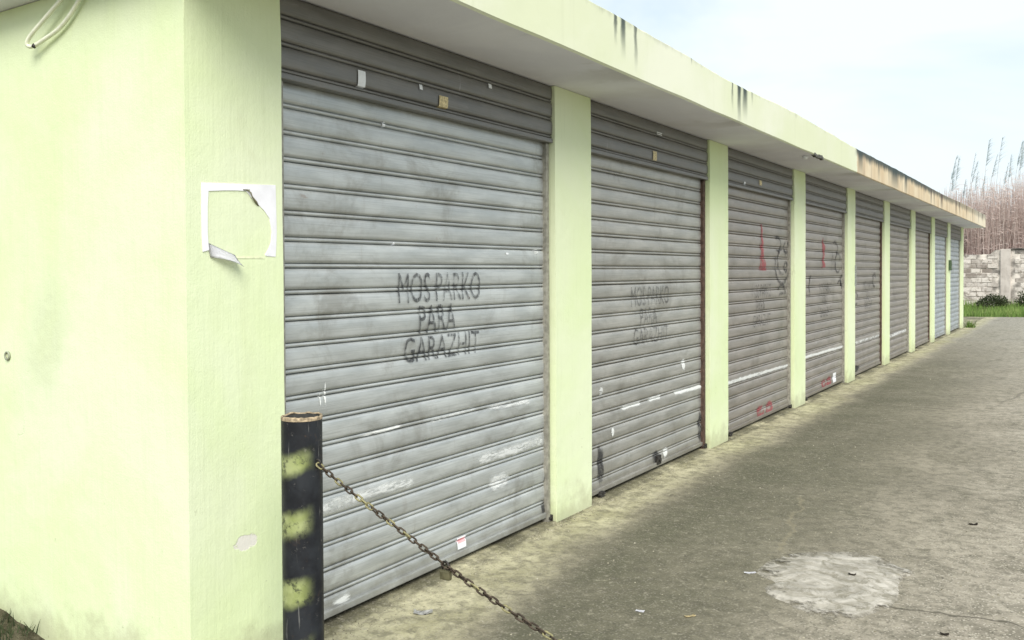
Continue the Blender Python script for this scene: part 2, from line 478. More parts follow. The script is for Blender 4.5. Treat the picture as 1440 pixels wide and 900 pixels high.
# ------------------------------------------------------------ the setting: ground
SHADE = 0
def ground_grid(name, x0, x1, y0, y1, nx, ny, z, mat, amp=0.0, hole=None):
    bm = bmesh.new()
    vs_ = [[bm.verts.new((x0+(x1-x0)*i/nx, y0+(y1-y0)*j/ny, 0)) for i in range(nx+1)] for j in range(ny+1)]
    for row in vs_:
        for v in row:
            v.co.z = z + amp*noise.noise(v.co*0.6)
    for j in range(ny):
        for i in range(nx):
            bm.faces.new((vs_[j][i], vs_[j][i+1], vs_[j+1][i+1], vs_[j+1][i]))
    o = obj(name, bm, mat, smooth=True)
    o['kind'] = 'structure'
    return o
k = Mat('field_earth')
n = k.noise(0.3, 6, 0.6)
c = k.mix(k.ramp(n, 0.35, 0.65), (0.10, 0.13, 0.045), (0.16, 0.15, 0.08))
c = k.mix(k.ramp(k.noise(4, 5, 0.7), 0.5, 0.7), c, (0.20, 0.17, 0.11))
k.bump(k.noise(12, 5), 0.5, 0.05)
M['earth'] = k.done(c, 0.95, spec=0.1)
ground_grid('ground', -400, 400, -400, 400, 20, 20, -0.05, M['earth'])

# driveway sheet with a ragged far edge
bm = bmesh.new()
xs = [-14 + 0.4*i for i in range(60)]
front = []
back = []
for x in xs:
    e = 33.3 + 0.33*noise.noise(Vector((x*0.9, 2.3, 0))) + 0.12*noise.noise(Vector((x*3.1, 7.3, 0))) + 0.35*(x+0.4)*0.5
    front.append(bm.verts.new((x, -8.0, 0)))
    back.append((bm.verts.new((x, e, 0)), bm.verts.new((x, e+0.05, -0.045))))
mid = []
ny = 40
prev = front
for j in range(1, ny):
    row = [bm.verts.new((x, -8 + (b[0].co.y+8)*j/ny, 0)) for x, b in zip(xs, back)]
    for i in range(len(xs)-1):
        bm.faces.new((prev[i], prev[i+1], row[i+1], row[i]))
    prev = row
for i in range(len(xs)-1):
    bm.faces.new((prev[i], prev[i+1], back[i+1][0], back[i][0]))
    bm.faces.new((back[i][0], back[i+1][0], back[i+1][1], back[i][1]))
o = obj('driveway', bm, M['drive'], smooth=False)
o['kind'] = 'structure'

# round cement repair, trowelled rough and a few mm proud
k = Mat('cement_patch')
n = k.noise(6, 7, 0.75, 0.6)
c = k.mix(k.ramp(n, 0.32, 0.66), (0.29, 0.272, 0.23), (0.53, 0.50, 0.44))
c = k.mix(k.ramp(k.noise(10, 6, 0.75, 0.9), 0.48, 0.62, 0, 0.8), c, (0.20, 0.185, 0.14))
sw = k.n.new('ShaderNodeTexWave')
sw.wave_type = 'RINGS'
sw.rings_direction = 'SPHERICAL'
sw.inputs['Scale'].default_value = 3.2
sw.inputs['Distortion'].default_value = 9.0
sw.inputs['Detail'].default_value = 4.0
k.l.new(k.map((1, 1, 1), (-1.62, -4.45, 0)), sw.inputs['Vector'])
c = k.mix(k.ramp(sw.outputs['Fac'], 0.15, 0.55, 0.38, 0.0), c, (0.24, 0.22, 0.17))
k.bump(k.math('ADD', k.noise(13, 6, 0.75, 0.5), k.math('MULTIPLY', sw.outputs['Fac'], 0.3)), 0.7, 0.015)
x, y, z = k.xyz()
rr = k.math('SQRT', k.math('ADD', k.math('POWER', k.math('DIVIDE', k.math('SUBTRACT', x, 1.70), 0.36), 2.0), k.math('POWER', k.math('DIVIDE', k.math('SUBTRACT', y, 4.60), 0.53), 2.0)))
rr = k.math('ADD', rr, k.math('MULTIPLY', k.math('SUBTRACT', k.noise(8, 7, 0.72, 0.2), 0.5), 1.7))
M['cement'] = k.done(c, 0.9, spec=0.2, alpha=k.ramp(rr, 0.80, 1.12, 1.0, 0.0))
bm = bmesh.new()
N = 72
outl = []
key = [(1.33, 4.50), (1.33, 4.72), (1.42, 4.92), (1.57, 5.04), (1.72, 5.12), (1.86, 5.06), (1.97, 4.95), (2.07, 4.97), (1.98, 4.80), (2.00, 4.55), (2.00, 4.38), (1.93, 4.20),
       (1.86, 4.08), (1.70, 4.09), (1.52, 4.19), (1.43, 4.30), (1.46, 4.40)]
def catmull(P, n, closed=True):
    out = []
    L = len(P)
    for i in range(L if closed else L-1):
        g = lambda q: Vector(P[q % L]) if closed else Vector(P[max(0, min(L-1, q))])
        a, b, c_, d = g(i-1), g(i), g(i+1), g(i+2)
        for s in range(n):
            t = s/n
            out.append(0.5*((2*b)+(c_-a)*t+(2*a-5*b+4*c_-d)*t*t+(3*b-a-3*c_+d)*t**3))
    if not closed:
        out.append(Vector(P[-1]))
    return out
pts = catmull(key, 7)
cen = Vector((1.70, 4.58))
rim, inner = [], []
for p in pts:
    d = (p-cen)
    jag = 1 + 0.045*noise.noise(Vector((p.x*9, p.y*9, 1))) + 0.03*noise.noise(Vector((p.x*28, p.y*28, 4)))
    q = cen + d*jag
    rim.append(bm.verts.new((q.x, q.y, 0.0005)))
    q = cen + d*(jag-0.035)
    inner.append(bm.verts.new((q.x, q.y, 0.007)))
ring2 = [bm.verts.new((cen.x+(v.co.x-cen.x)*0.55, cen.y+(v.co.y-cen.y)*0.55, 0.009+0.003*noise.noise(v.co*3))) for v in inner]
L = len(rim)
for i in range(L):
    j = (i+1) % L
    bm.faces.new((rim[i], rim[j], inner[j], inner[i]))
    bm.faces.new((inner[i], inner[j], ring2[j], ring2[i]))
cv = bm.verts.new((cen.x, cen.y, 0.010))
for i in range(L):
    bm.faces.new((ring2[i], ring2[(i+1) % L], cv))
o = obj('cement_patch', bm, M['cement'], smooth=True)
o['kind'] = 'structure'

# ------------------------------------------------------------ the garage building
S1, PT, CW, HS = 4.75766, 2.69187, 0.47339, 2.700
Y0, YE = 2.075, 26.886
ZT = HS - 0.003
bld = empty('garage_building', (0, Y0, 0), 'long low yellow green garage block with a row of nine grey roller shutters', 'garage')

# near end wall and its corner pier, one L-shaped run
def prism(name, poly, z0, z1, mat, parent, bevel_at=(), bev=0.012, wav=0.0):
    bm = bmesh.new()
    lo = [bm.verts.new((x, y, z0)) for x, y in poly]
    nz_ = 12
    prev = lo
    edges = []
    for j in range(1, nz_+1):
        z = z0+(z1-z0)*j/nz_
        row = []
        for x, y in poly:
            row.append(bm.verts.new((x, y, z)))
        for i in range(len(poly)):
            q = (i+1) % len(poly)
            bm.faces.new((prev[i], prev[q], row[q], row[i]))
        prev = row
    bm.faces.new(prev)
    bm.faces.new(lo[::-1])
    bm.edges.ensure_lookup_table()
    for e in bm.edges:
        a, b = e.verts
        if abs(a.co.x-b.co.x) < 1e-6 and abs(a.co.y-b.co.y) < 1e-6:
            for (bx, by) in bevel_at:
                if abs(a.co.x-bx) < 1e-4 and abs(a.co.y-by) < 1e-4:
                    edges.append(e)
    if edges:
        bmesh.ops.bevel(bm, geom=edges, offset=bev, segments=3, profile=0.5, affect='EDGES')
    # hand-plastered arrises are never ruler straight
    for v in bm.verts:
        for (bx, by) in bevel_at:
            if (v.co.xy-Vector((bx, by))).length < bev*1.6:
                w = noise.noise(Vector((bx*3, by*3, v.co.z*3.1)))
                v.co.x += 0.0022*w
                v.co.y += 0.003*noise.noise(Vector((by, bx, v.co.z*2.3+5)))
    return obj(name, bm, mat, parent)
prism('wall', [(0, Y0), (0, 2.539), (-0.15, 2.539), (-0.15, Y0+0.2), (-6, Y0+0.2), (-6, Y0)], -0.03, ZT, M['plaster'], bld, [(0, Y0), (0, 2.539)])
for i in range(9):
    a = S1 + i*PT
    b = a + CW
    if i == 8:
        a, b = 26.4, YE
    o = prism('column', [(0, a), (0, b), (-0.15, b), (-0.15, a)], -0.03, ZT, M['plaster'], bld, [(0, a), (0, b)], 0.008)
prism('wall', [(-0.15, YE-0.2), (-0.15, YE), (-6, YE), (-6, YE-0.2)], -0.03, ZT, M['plaster'], bld)
prism('wall', [(-5.8, Y0+0.2), (-5.8, YE-0.2), (-6, YE-0.2), (-6, Y0+0.2)], -0.03, ZT, M['plaster'], bld)

# roof slab: soffit, uneven painted fascia, flat top
ftop = [(1.0, 3.035), (2.5, 3.03), (4.5, 3.021), (5.3, 3.011), (6.6, 2.988), (8.15, 3.016), (9.5, 3.006), (10.85, 2.99), (14, 2.998), (18.3, 2.993), (22.5, 3.03), (27.2, 3.05)]
def top_z(y):
    for (a, za), (b, zb) in zip(ftop, ftop[1:]):
        if a <= y <= b:
            t = (y-a)/(b-a)
            t = t*t*(3-2*t)
            return za+(zb-za)*t
    return ftop[0][1] if y < 1 else ftop[-1][1]
bm = bmesh.new()
E = 0.497
ya, yb = Y0-0.13, 27.215
ys = [ya+(yb-ya)*i/520 for i in range(521)]
col = []
for y in ys:
    w = 0.006*noise.noise(Vector((3, y*1.3, 0)))
    wb = 0.004*noise.noise(Vector((8, y*1.7, 0)))
    zt = top_z(y) + 0.006*noise.noise(Vector((1, y*2.9, 0))) + 0.004*noise.noise(Vector((4, y*9.0, 0)))
    col.append([bm.verts.new(p) for p in ((-6.5, y, HS), (0.005, y, HS), (E-0.012+w, y, HS+wb*0.4), (E+w, y, HS+0.010+wb), (E+w*0.5, y, zt-0.012), (E-0.015, y, zt), (E-0.35, y, zt-0.02), (-6.5, y, zt))])
for A, B in zip(col, col[1:]):
    for i in range(7):
        f = bm.faces.new((A[i], A[i+1], B[i+1], B[i]))
        f.material_index = 1 if i < 2 else 0
    bm.faces.new((A[7], A[0], B[0], B[7]))
bm.faces.new(col[0])
bm.faces.new(col[-1][::-1])
bmesh.ops.recalc_face_normals(bm, faces=bm.faces)
obj('roof_slab', bm, [M['fascia'], M['soffit']], bld)

# ------------------------------------------------------------ roller shutters
P = 0.1118
PROF = [(0, -.017), (.0030, -.0012), (.0095, .0012), (.0160, -.0012), (.0190, -.015), (.0226, .0006), (.034, .0030), (.050, .0045), (.066, .0050), (.082, .0043), (.097, .0024), (.1065, -.0004), (.1088, -.008), (P, -.017)]
XS, ZS, NS = -0.064, 0.009, 21
XB = -0.020
def prof_x(z, z0=ZS):
    u = (z-z0) % P
    for (a, xa), (b, xb) in zip(PROF, PROF[1:]):
        if a <= u <= b:
            return xa+(xb-xa)*(u-a)/(b-a)
    return -.017
def slat_mesh(w, mat, name='slat', seed=0):
    """one slat; each variant is bowed and sagged a little differently"""
    bm = bmesh.new()
    groups = [PROF[0:5], PROF[4:13], PROF[12:14]]
    SEG = 5
    for g in groups:
        prev = None
        for (u, x) in g:
            r = []
            for q in range(SEG+1):
                t = q/SEG
                bow = -0.0035*(0.5+0.5*noise.noise(Vector((t*2.3, seed*3.7, 1)))+0.25*math.sin(t*math.pi))
                sag = 0.0020*noise.noise(Vector((t*1.9, seed*5.1, 8)))
                r.append(bm.verts.new((x+bow, w*t, u+sag)))
            if prev:
                for q in range(SEG):
                    bm.faces.new((prev[q], prev[q+1], r[q+1], r[q]))
            prev = r
    me = bpy.data.meshes.new(name)
    bm.normal_update()
    for f in bm.faces:
        f.smooth = True
    bm.to_mesh(me)
    bm.free()
    me.materials.append(mat)
    return me

def drape(bm2d, off, z0=ZS, xs=XS):
    """lay a flat (y,z) mesh over the slats: cut it at every fold of the profile, then push it onto the metal"""
    zmin = min(v.co.z for v in bm2d.verts)
    zmax = max(v.co.z for v in bm2d.verts)
    kz = math.floor((zmin-z0)/P)
    while z0+kz*P < zmax:
        for (u, x) in PROF[:-1]:
            zz = z0+kz*P+u
            if zmin < zz < zmax:
                bmesh.ops.bisect_plane(bm2d, geom=bm2d.verts[:]+bm2d.edges[:]+bm2d.faces[:], plane_co=(0, 0, zz), plane_no=(0, 0, 1), dist=1e-6)
        kz += 1
    for v in bm2d.verts:
        v.co.x = xs + prof_x(v.co.z, z0) + off
    return bm2d
def text_bm(txt, y0, y1, z0, z1, bold=0.01, shear=0.0):
    cu = bpy.data.curves.new('lettering', 'FONT')
    cu.body = txt
    cu.offset = bold
    cu.resolution_u = 3
    t = bpy.data.objects.new('lettering', cu)
    me = bpy.data.meshes.new_from_object(t)
    bm = bmesh.new()
    bm.from_mesh(me)
    bpy.data.objects.remove(t)
    bpy.data.meshes.remove(me)
    bmesh.ops.remove_doubles(bm, verts=bm.verts, dist=1e-5)
    xa = min(v.co.x for v in bm.verts)
    xb = max(v.co.x for v in bm.verts)
    za = min(v.co.y for v in bm.verts)
    zb = max(v.co.y for v in bm.verts)
    for v in bm.verts:
        u = (v.co.x-xa)/(xb-xa)
        w = (v.co.y-za)/(zb-za)
        v.co = Vector((0, y0+(y1-y0)*u, z0+(z1-z0)*w+shear*u + 0.004*noise.noise(Vector((u*9, w*2, y0)))))
    return bm
def core_layer(bm):
    return bm.verts.layers.float.get('core') or bm.verts.layers.float.new('core')
def stroke_bm(bm, pts, w):
    """ribbon through (y,z) points, 'core' is 1 on its spine and 0 at its edges"""
    ly = core_layer(bm)
    pts = [Vector((0, p[0], p[1])) for p in pts]
    prev = None
    for i, p in enumerate(pts):
        t = (pts[min(i+1, len(pts)-1)]-pts[max(i-1, 0)]).normalized()
        s = Vector((0, -t.z, t.y))*(w*0.5*(0.9+0.4*rnd.random()))
        r = (bm.verts.new(p-s), bm.verts.new(p), bm.verts.new(p+s))
        r[1][ly] = 1.0 if 0 < i < len(pts)-1 else 0.25
        if prev:
            for q in range(2):
                bm.faces.new((prev[q], prev[q+1], r[q+1], r[q]))
        prev = r
def fan_bm(bm, pts):
    ly = core_layer(bm)
    cy_ = sum(p[0] for p in pts)/len(pts)
    vv = [bm.verts.new((0, y, z)) for y, z in pts]
    inn = [bm.verts.new((0, cy_+(y-cy_)*0.45, z)) for y, z in pts]
    for v in inn:
        v[ly] = 1.0
    L = len(pts)
    for i in range(L):
        j = (i+1) % L
        bm.faces.new((vv[i], vv[j], inn[j], inn[i]))
    bm.faces.new(inn)
def blob_bm(bm, y, z, ry, rz, n=12, seed=0):
    ly = core_layer(bm)
    ring = [(y+ry*1.2*math.cos(a)*(1+.35*noise.noise(Vector((math.cos(a)*1.5, math.sin(a)*1.5, seed)))), z+rz*1.2*math.sin(a)*(1+.35*noise.noise(Vector((math.sin(a)*1.5, math.cos(a)*1.5, seed+9))))) for a in (2*math.pi*q/n for q in range(n))]
    vv = [bm.verts.new((0, *p)) for p in ring]
    inn = [bm.verts.new((0, y+(p[0]-y)*.4, z+(p[1]-z)*.4)) for p in ring]
    for v in inn:
        v[ly] = 1.0
    for i in range(n):
        j = (i+1) % n
        bm.faces.new((vv[i], vv[j], inn[j], inn[i]))
    bm.faces.new(inn)
def on_shutter(name, bm, mat, sh, off=0.0022, label=None):
    o = obj(name, drape(bm, off), mat, sh)
    if label:
        o['label'] = label
    return o
def quad(bm, y0, y1, z0, z1):
    a = [bm.verts.new((0, y, z)) for y, z in ((y0, z0), (y1, z0), (y1, z1), (y0, z1))]
    bm.faces.new(a)

SH_LABEL = {0: 'nearest roller shutter with black stencilled lettering and a white scrape', 1: 'second roller shutter with fainter stencilled lettering and a rusty rail',
            2: 'third roller shutter with red and black spray marks', 3: 'fourth roller shutter with a small red spray mark', 7: 'pale roller shutter near the far end', 8: 'pale bluish roller shutter at the far end'}
opening = []
for i in range(9):
    a = 2.539 if i == 0 else S1+(i-1)*PT+CW
    b = S1+i*PT if i < 8 else 26.4
    opening.append((a, b))
shut = []
slat_cache = {}
for i, (a, b) in enumerate(opening):
    mat = M['steel'] if i < 1 else (M['steel_pale'] if i >= 7 else (M['steel_dull'] if i == 1 else M['steel_warm']))
    bm = bmesh.new()
    box(bm, (-0.13, a+0.003, 0.034), (-0.084, b-0.003, 2.69))          # added dark backing sheet behind the slats, blocks light from inside
    sh = obj('roller_shutter', bm, M['dark'], bld)
    if i in SH_LABEL:
        sh['label'] = SH_LABEL[i]
    shut.append(sh)
    w = b-a-0.012
    key_ = (round(w, 3), mat.name)
    if key_ not in slat_cache:
        slat_cache[key_] = [slat_mesh(w, mat, 'slat', q) for q in range(7)]
    sm = slat_cache[key_]
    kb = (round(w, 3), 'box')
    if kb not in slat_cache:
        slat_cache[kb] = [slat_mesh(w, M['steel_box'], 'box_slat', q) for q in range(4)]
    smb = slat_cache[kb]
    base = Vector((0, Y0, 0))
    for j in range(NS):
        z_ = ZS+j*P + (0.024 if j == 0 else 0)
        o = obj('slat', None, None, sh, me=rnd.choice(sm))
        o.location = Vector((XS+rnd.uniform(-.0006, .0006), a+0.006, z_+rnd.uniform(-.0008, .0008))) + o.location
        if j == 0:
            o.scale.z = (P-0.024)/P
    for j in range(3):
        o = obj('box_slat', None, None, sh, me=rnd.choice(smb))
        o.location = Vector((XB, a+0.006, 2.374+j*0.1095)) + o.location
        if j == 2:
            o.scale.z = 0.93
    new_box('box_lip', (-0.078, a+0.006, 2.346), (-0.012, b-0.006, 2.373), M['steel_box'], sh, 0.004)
    # bottom bar
    bm = bmesh.new()
    box(bm, (XS-0.012, a+0.008, 0.034), (XS+0.017, b-0.008, 0.066), 0.004)
    obj('bottom_bar', bm, mat, sh)
    rail = M['rail'] if i == 0 else (M['rust_rail'] if i in (1, 4, 6) else M['rail'])
    rw = 0.040 if i != 1 else 0.052
    new_box('guide_rail', (-0.077, b-rw-0.006, 0.004), (-0.036, b-0.014, 2.344), rail, sh, 0.003)
    new_box('guide_rail', (-0.077, a+0.010, 0.004), (-0.033, a+0.040, 2.344), rail, sh, 0.003)
    # concrete threshold
    bm = bmesh.new()
    n = 24
    prev = None
    for q in range(n+1):
        y = a+0.002+(b-a-0.004)*q/n
        e = 0.012+0.016*noise.noise(Vector((y*4, i, 0)))
        hz = 0.008+0.004*noise.noise(Vector((y*5, 3, i)))
        r = [bm.verts.new((-0.14, y, 0.006)), bm.verts.new((e-0.02, y, hz)), bm.verts.new((e+0.012, y, -0.01))]
        if prev:
            for t in range(2):
                bm.faces.new((prev[t], prev[t+1], r[t+1], r[t]))
        prev = r
    bmesh.ops.recalc_face_normals(bm, faces=bm.faces)
    obj('threshold', bm, M['drive'], bld)

# stencilled warning on the first doors: MOS PARKO PARA GARAZHIT
def warning(i, y0, y1, ztop, mat, sc_=1.0):
    w = y1-y0
    for txt, u0, u1, za, zb in (('MOS PARKO', 0.0, 1.0, -0.150, 0.0), ('PARA', 0.23, 0.67, -0.305, -0.165), ('GARAZHIT', 0.06, 0.98, -0.445, -0.320)):
        bm = text_bm(txt, y0+w*u0, y0+w*u1, ztop+za*sc_, ztop+zb*sc_, 0.0, 0.004)
        on_shutter('lettering', bm, mat, shut[i])
warning(0, 3.33, 4.03, 1.552, M['stencil'])
warning(1, 5.97, 6.68, 1.440, M['stencil_faint'], 0.98)
warning(2, 8.80, 9.45, 1.420, M['stencil_faint'], 0.98)
warning(3, 11.5, 12.15, 1.400, M['stencil_faint'], 0.98)
warning(4, 14.2, 14.85, 1.400, M['stencil_faint'], 0.98)

# spray marks
def arc(y, z, ry, rz, a0, a1, n=14):
    return [(y+ry*math.cos(R(a0+(a1-a0)*q/n)), z+rz*math.sin(R(a0+(a1-a0)*q/n))) for q in range(n+1)]
bm = bmesh.new()
fan_bm(bm, ((9.09, 2.04), (9.14, 2.03), (9.17, 1.88), (9.22, 1.80), (9.20, 1.74), (9.28, 1.66), (9.34, 1.56), (9.02, 1.56), (9.06, 1.66), (9.10, 1.76), (9.05, 1.80), (9.09, 1.90)))
on_shutter('spray_mark', bm, M['spray_red'], shut[2], 0.0022, 'red spray cone')
bm = bmesh.new()
for pts_ in (arc(9.85, 1.66, 0.16, 0.14, 20, 330), arc(9.86, 1.62, 0.26, 0.20, 150, 350), arc(9.70, 1.86, 0.10, 0.06, 140, -40), [(9.62, 1.80), (9.74, 1.76), (9.86, 1.86)],
             arc(10.02, 1.82, 0.09, 0.06, 0, 320), arc(10.0, 1.60, 0.06, 0.05, 0, 340), arc(9.85, 1.33, 0.12, 0.07, 170, -30), [(9.72, 1.27), (9.80, 1.31), (10.05, 1.30)]):
    b2 = bmesh.new()
    stroke_bm(b2, pts_, 0.055)
    on_shutter('spray_mark', b2, M['spray_black'], shut[2], 0.0022+0.0004*rnd.random())
bm.free()
bm = bmesh.new()
fan_bm(bm, ((11.66, 1.98), (11.72, 1.92), (11.84, 1.86), (11.80, 1.78), (11.76, 1.70), (11.86, 1.60), (11.60, 1.59), (11.64, 1.70), (11.68, 1.80), (11.62, 1.86)))
on_shutter('spray_mark', bm, M['spray_red'], shut[3], 0.0022, 'red spray cone')
for pts_ in (arc(12.5, 1.66, 0.15, 0.13, 10, 330), arc(12.35, 1.86, 0.14, 0.08, 140, -60), [(12.15, 1.55), (12.2, 1.80), (12.3, 1.60)], arc(12.6, 1.34, 0.12, 0.08, 160, -30), arc(11.1, 1.36, 0.09, 0.12, 80, 260), arc(12.75, 1.42, 0.10, 0.07, 0, 300)):
    b2 = bmesh.new()
    stroke_bm(b2, pts_, 0.055)
    on_shutter('spray_mark', b2, M['spray_black'], shut[3], 0.0022+0.0004*rnd.random())
for pts_ in ([(13.55, 1.6), (13.62, 1.2)], arc(13.62, 1.15, 0.12, 0.1, 0, 330), arc(15.0, 1.4, 0.12, 0.1, 20, 300), [(14.2, 1.1), (14.8, 1.12)]):
    b2 = bmesh.new()
    stroke_bm(b2, pts_, 0.08)
    on_shutter('spray_mark', b2, M['spray_black'], shut[4], 0.0022+0.0004*rnd.random())
# small red marks low on doors 3 and 4, with a pale sticker on door 4
for i, (y0, y1, za, zb) in ((2, (8.95, 9.52, 0.045, 0.155)), (3, (11.62, 12.15, 0.05, 0.15))):
    m_ = (y0+y1)/2
    for q, c_ in enumerate((y0+0.13, y1-0.14)):
        b2 = bmesh.new()
        stroke_bm(b2, arc(c_, (za+zb)/2+0.01*q, 0.10, 0.040, 40+140*q, 380+140*q), 0.075)
        on_shutter('spray_mark', b2, M['spray_red'], shut[i], 0.0022+0.0004*q)
b2 = bmesh.new(); quad(b2, 12.22, 12.40, 0.06, 0.19); on_shutter('sticker', b2, M['sticker_white'], shut[3])

# white bumper scrapes
def scrape(i, pts_, w, solid=False):
    b2 = bmesh.new()
    P_ = []
    for (ya_, za_), (yb_, zb_) in zip(pts_, pts_[1:]):
        n_ = max(2, int((yb_-ya_)/0.04))
        P_ += [(ya_+(yb_-ya_)*q/n_, za_+(zb_-za_)*q/n_+0.004*noise.noise(Vector((ya_+(yb_-ya_)*q/n_*7, za_, 0)))) for q in range(n_)]
    P_.append(pts_[-1])
    stroke_bm(b2, P_, w*1.4)
    on_shutter('scrape_mark', b2, M['scrape_solid' if solid else 'scrape'], shut[i], 0.0020)
scrape(0, [(2.72, 0.515), (2.95, 0.523), (3.22, 0.527), (3.44, 0.515)], 0.042)
scrape(0, [(2.84, 0.520), (3.00, 0.524)], 0.046, True)
scrape(0, [(3.06, 0.797), (3.36, 0.805)], 0.016, True)
scrape(0, [(3.58, 0.792), (3.98, 0.805)], 0.016)
scrape(0, [(4.10, 0.795), (4.55, 0.775)], 0.028)
scrape(0, [(4.00, 0.520), (4.35, 0.512), (4.70, 0.516)], 0.050)
scrape(0, [(4.45, 0.512), (4.66, 0.516)], 0.030, True)
scrape(1, [(5.80, 0.562), (6.15, 0.566)], 0.026, True)
scrape(1, [(6.27, 0.566), (6.52, 0.568)], 0.030, True)
scrape(1, [(6.78, 0.560), (7.40, 0.552)], 0.030, True)
scrape(2, [(7.95, 0.507), (9.0, 0.500), (10.10, 0.490)], 0.036, True)
scrape(3, [(10.70, 0.52), (11.8, 0.515), (12.80, 0.505)], 0.036, True)
scrape(4, [(13.4, 0.50), (15.4, 0.50)], 0.045)
scrape(5, [(16.1, 0.42), (18.0, 0.44)], 0.05)
scrape(0, [(2.86, 0.08), (2.98, 0.085)], 0.030, True)
for (y, z, ry, rz, i, mt) in ((2.83, 1.02, 0.006, 0.05, 0, 'scrape_solid'), (2.80, 1.0, 0.004, 0.03, 0, 'scrape_solid'), (5.66, 0.42, 0.025, 0.03, 1, 'scrape_solid'), (6.98, 0.78, 0.04, 0.05, 1, 'scrape_solid'), (6.60, 0.115, 0.05, 0.04, 1, 'scrape_solid'),
                              (5.48, 0.73, 0.03, 0.03, 1, 'scrape'), (3.235, 2.256, 0.010, 0.012, 0, 'sticker_white'), (3.30, 1.69, 0.008, 0.008, 0, 'sticker_white'), (4.30, 1.66, 0.012, 0.006, 0, 'sticker_white'),
                              (4.20, 0.36, 0.10, 0.05, 0, 'scrape'), (4.62, 1.68, 0.03, 0.02, 0, 'scrape')):
    b2 = bmesh.new()
    blob_bm(b2, y, z, ry, rz, seed=y)
    on_shutter('scrape_mark', b2, M[mt], shut[i], 0.0024)
# dark rubbed places around the locks
for (y, z, ry, rz, i) in ((5.47, 0.22, 0.05, 0.14, 1), (7.36, 0.20, 0.05, 0.13, 1), (6.42, 0.10, 0.07, 0.06, 1), (4.72, 0.27, 0.015, 0.03, 0), (4.70, 0.10, 0.03, 0.04, 0), (8.06, 0.08, 0.05, 0.05, 2), (13.6, 0.12, 0.3, 0.05, 4)):
    b2 = bmesh.new()
    blob_bm(b2, y, z, ry, rz, 14, seed=y+2)
    on_shutter('rub_mark', b2, M['soot'], shut[i], 0.0018)
# stickers
def sticker(i, y0, y1, z0, z1, mat, boxed=False):
    b2 = bmesh.new()
    quad(b2, y0, y1, z0, z1)
    if boxed:
        obj('sticker', drape(b2, 0.0025, 2.374, XB), mat, shut[i])
    else:
        on_shutter('sticker', b2, mat, shut[i], 0.0026)
sticker(0, 3.608, 3.682, 2.392, 2.452, M['sticker_yellow'], True)
sticker(0, 3.008, 3.058, 2.392, 2.468, M['sticker_white'], True)
sticker(0, 3.450, 3.474, 2.455, 2.488, M['sticker_white'], True)
sticker(0, 4.055, 4.085, 2.565, 2.590, M['sticker_white'], True)
sticker(0, 3.800, 3.878, 0.075, 0.135, M['sticker_white'])
b2 = bmesh.new(); quad(b2, 3.806, 3.872, 0.106, 0.131); on_shutter('sticker', b2, M['pink'], shut[0], 0.0034, 'faded pink band of the sticker')
sticker(1, 6.27, 6.34, 2.40, 2.47, M['sticker_yellow'], True)
sticker(1, 6.35, 6.45, 2.605, 2.625, M['sticker_white'], True)
sticker(2, 8.42, 8.47, 2.385, 2.415, M['sticker_white'], True)
sticker(2, 8.90, 8.98, 2.42, 2.47, M['sticker_yellow'], True)
# side bolts and centre locks
for i, ys_ in ((0, (4.772,)), (1, (5.445, 7.43)), (2, (8.09, 10.12)), (3, (10.80,))):
    for y in ys_:
        bm = bmesh.new()
        box(bm, (-0.052, y-0.028, 0.006), (-0.026, y+0.022, 0.046), 0.004)
        tube(bm, [(-0.034, y-0.05, 0.028), (-0.034, y+0.04, 0.028)], 0.008, 8)
        obj('bolt', bm, M['iron'], shut[i])
bm = bmesh.new()
box(bm, (-0.052, 6.40, 0.05), (-0.036, 6.47, 0.12), 0.004)
tube(bm, [(-0.036, 6.435, 0.085), (-0.024, 6.435, 0.085)], 0.014, 10)
obj('lock', bm, M['iron'], shut[1])
# small marks on the columns
bm = bmesh.new(); box(bm, (0.0, 12.98+0.30, 1.33), (0.004, 12.98+0.40, 1.63)); obj('notice_strip', bm, plain('grey_strip', (0.25, 0.26, 0.24), 0.8, 0, 0.5, 40), bld)
bm = bmesh.new(); box(bm, (0.0, 23.70, 1.55), (0.05, 23.92, 1.80), 0.01); obj('meter_box', bm, plain('dark_green_box', (0.06, 0.10, 0.05), 0.6), bld)
# small white cap under the soffit edge and a broken corner of the drip edge
bm = bmesh.new()
tube(bm, [(0.40, 9.05, 2.699), (0.40, 9.05, 2.675), (0.40, 9.05, 2.665)], [0.030, 0.028, 0.012], 12)
obj('ceiling_cap', bm, M['sticker_white'], bld, smooth=True)
bm = bmesh.new()
for q in range(7):
    y = 9.0+q*0.055+rnd.uniform(-.01, .01)
    box(bm, (0.470, y, 2.692-rnd.uniform(0, .012)), (0.501+rnd.uniform(0, .006), y+0.05, 2.712+rnd.uniform(0, .012)), 0.005)
obj('drip_edge_crust', bm, plain('dark_crust', (0.10, 0.10, 0.09), 0.9, 0, 0.4), bld)
# cut pipe end in the end wall
bm = bmesh.new()
tube(bm, [(-1.217+0.017*math.cos(t), Y0-0.006, 1.198+0.017*math.sin(t)) for t in (2*math.pi*q/16 for q in range(16))], 0.0045, 6, close=True)
obj('pipe_end', bm, plain('grey_pipe', (0.30, 0.32, 0.24), 0.6), bld, smooth=True)
bm = bmesh.new()
tube(bm, [(-1.217, Y0-0.003, 1.198), (-1.217, Y0+0.003, 1.198)], 0.014, 12)
obj('pipe_bore', bm, plain('pale_bore', (0.55, 0.6, 0.38), 0.8), bld)

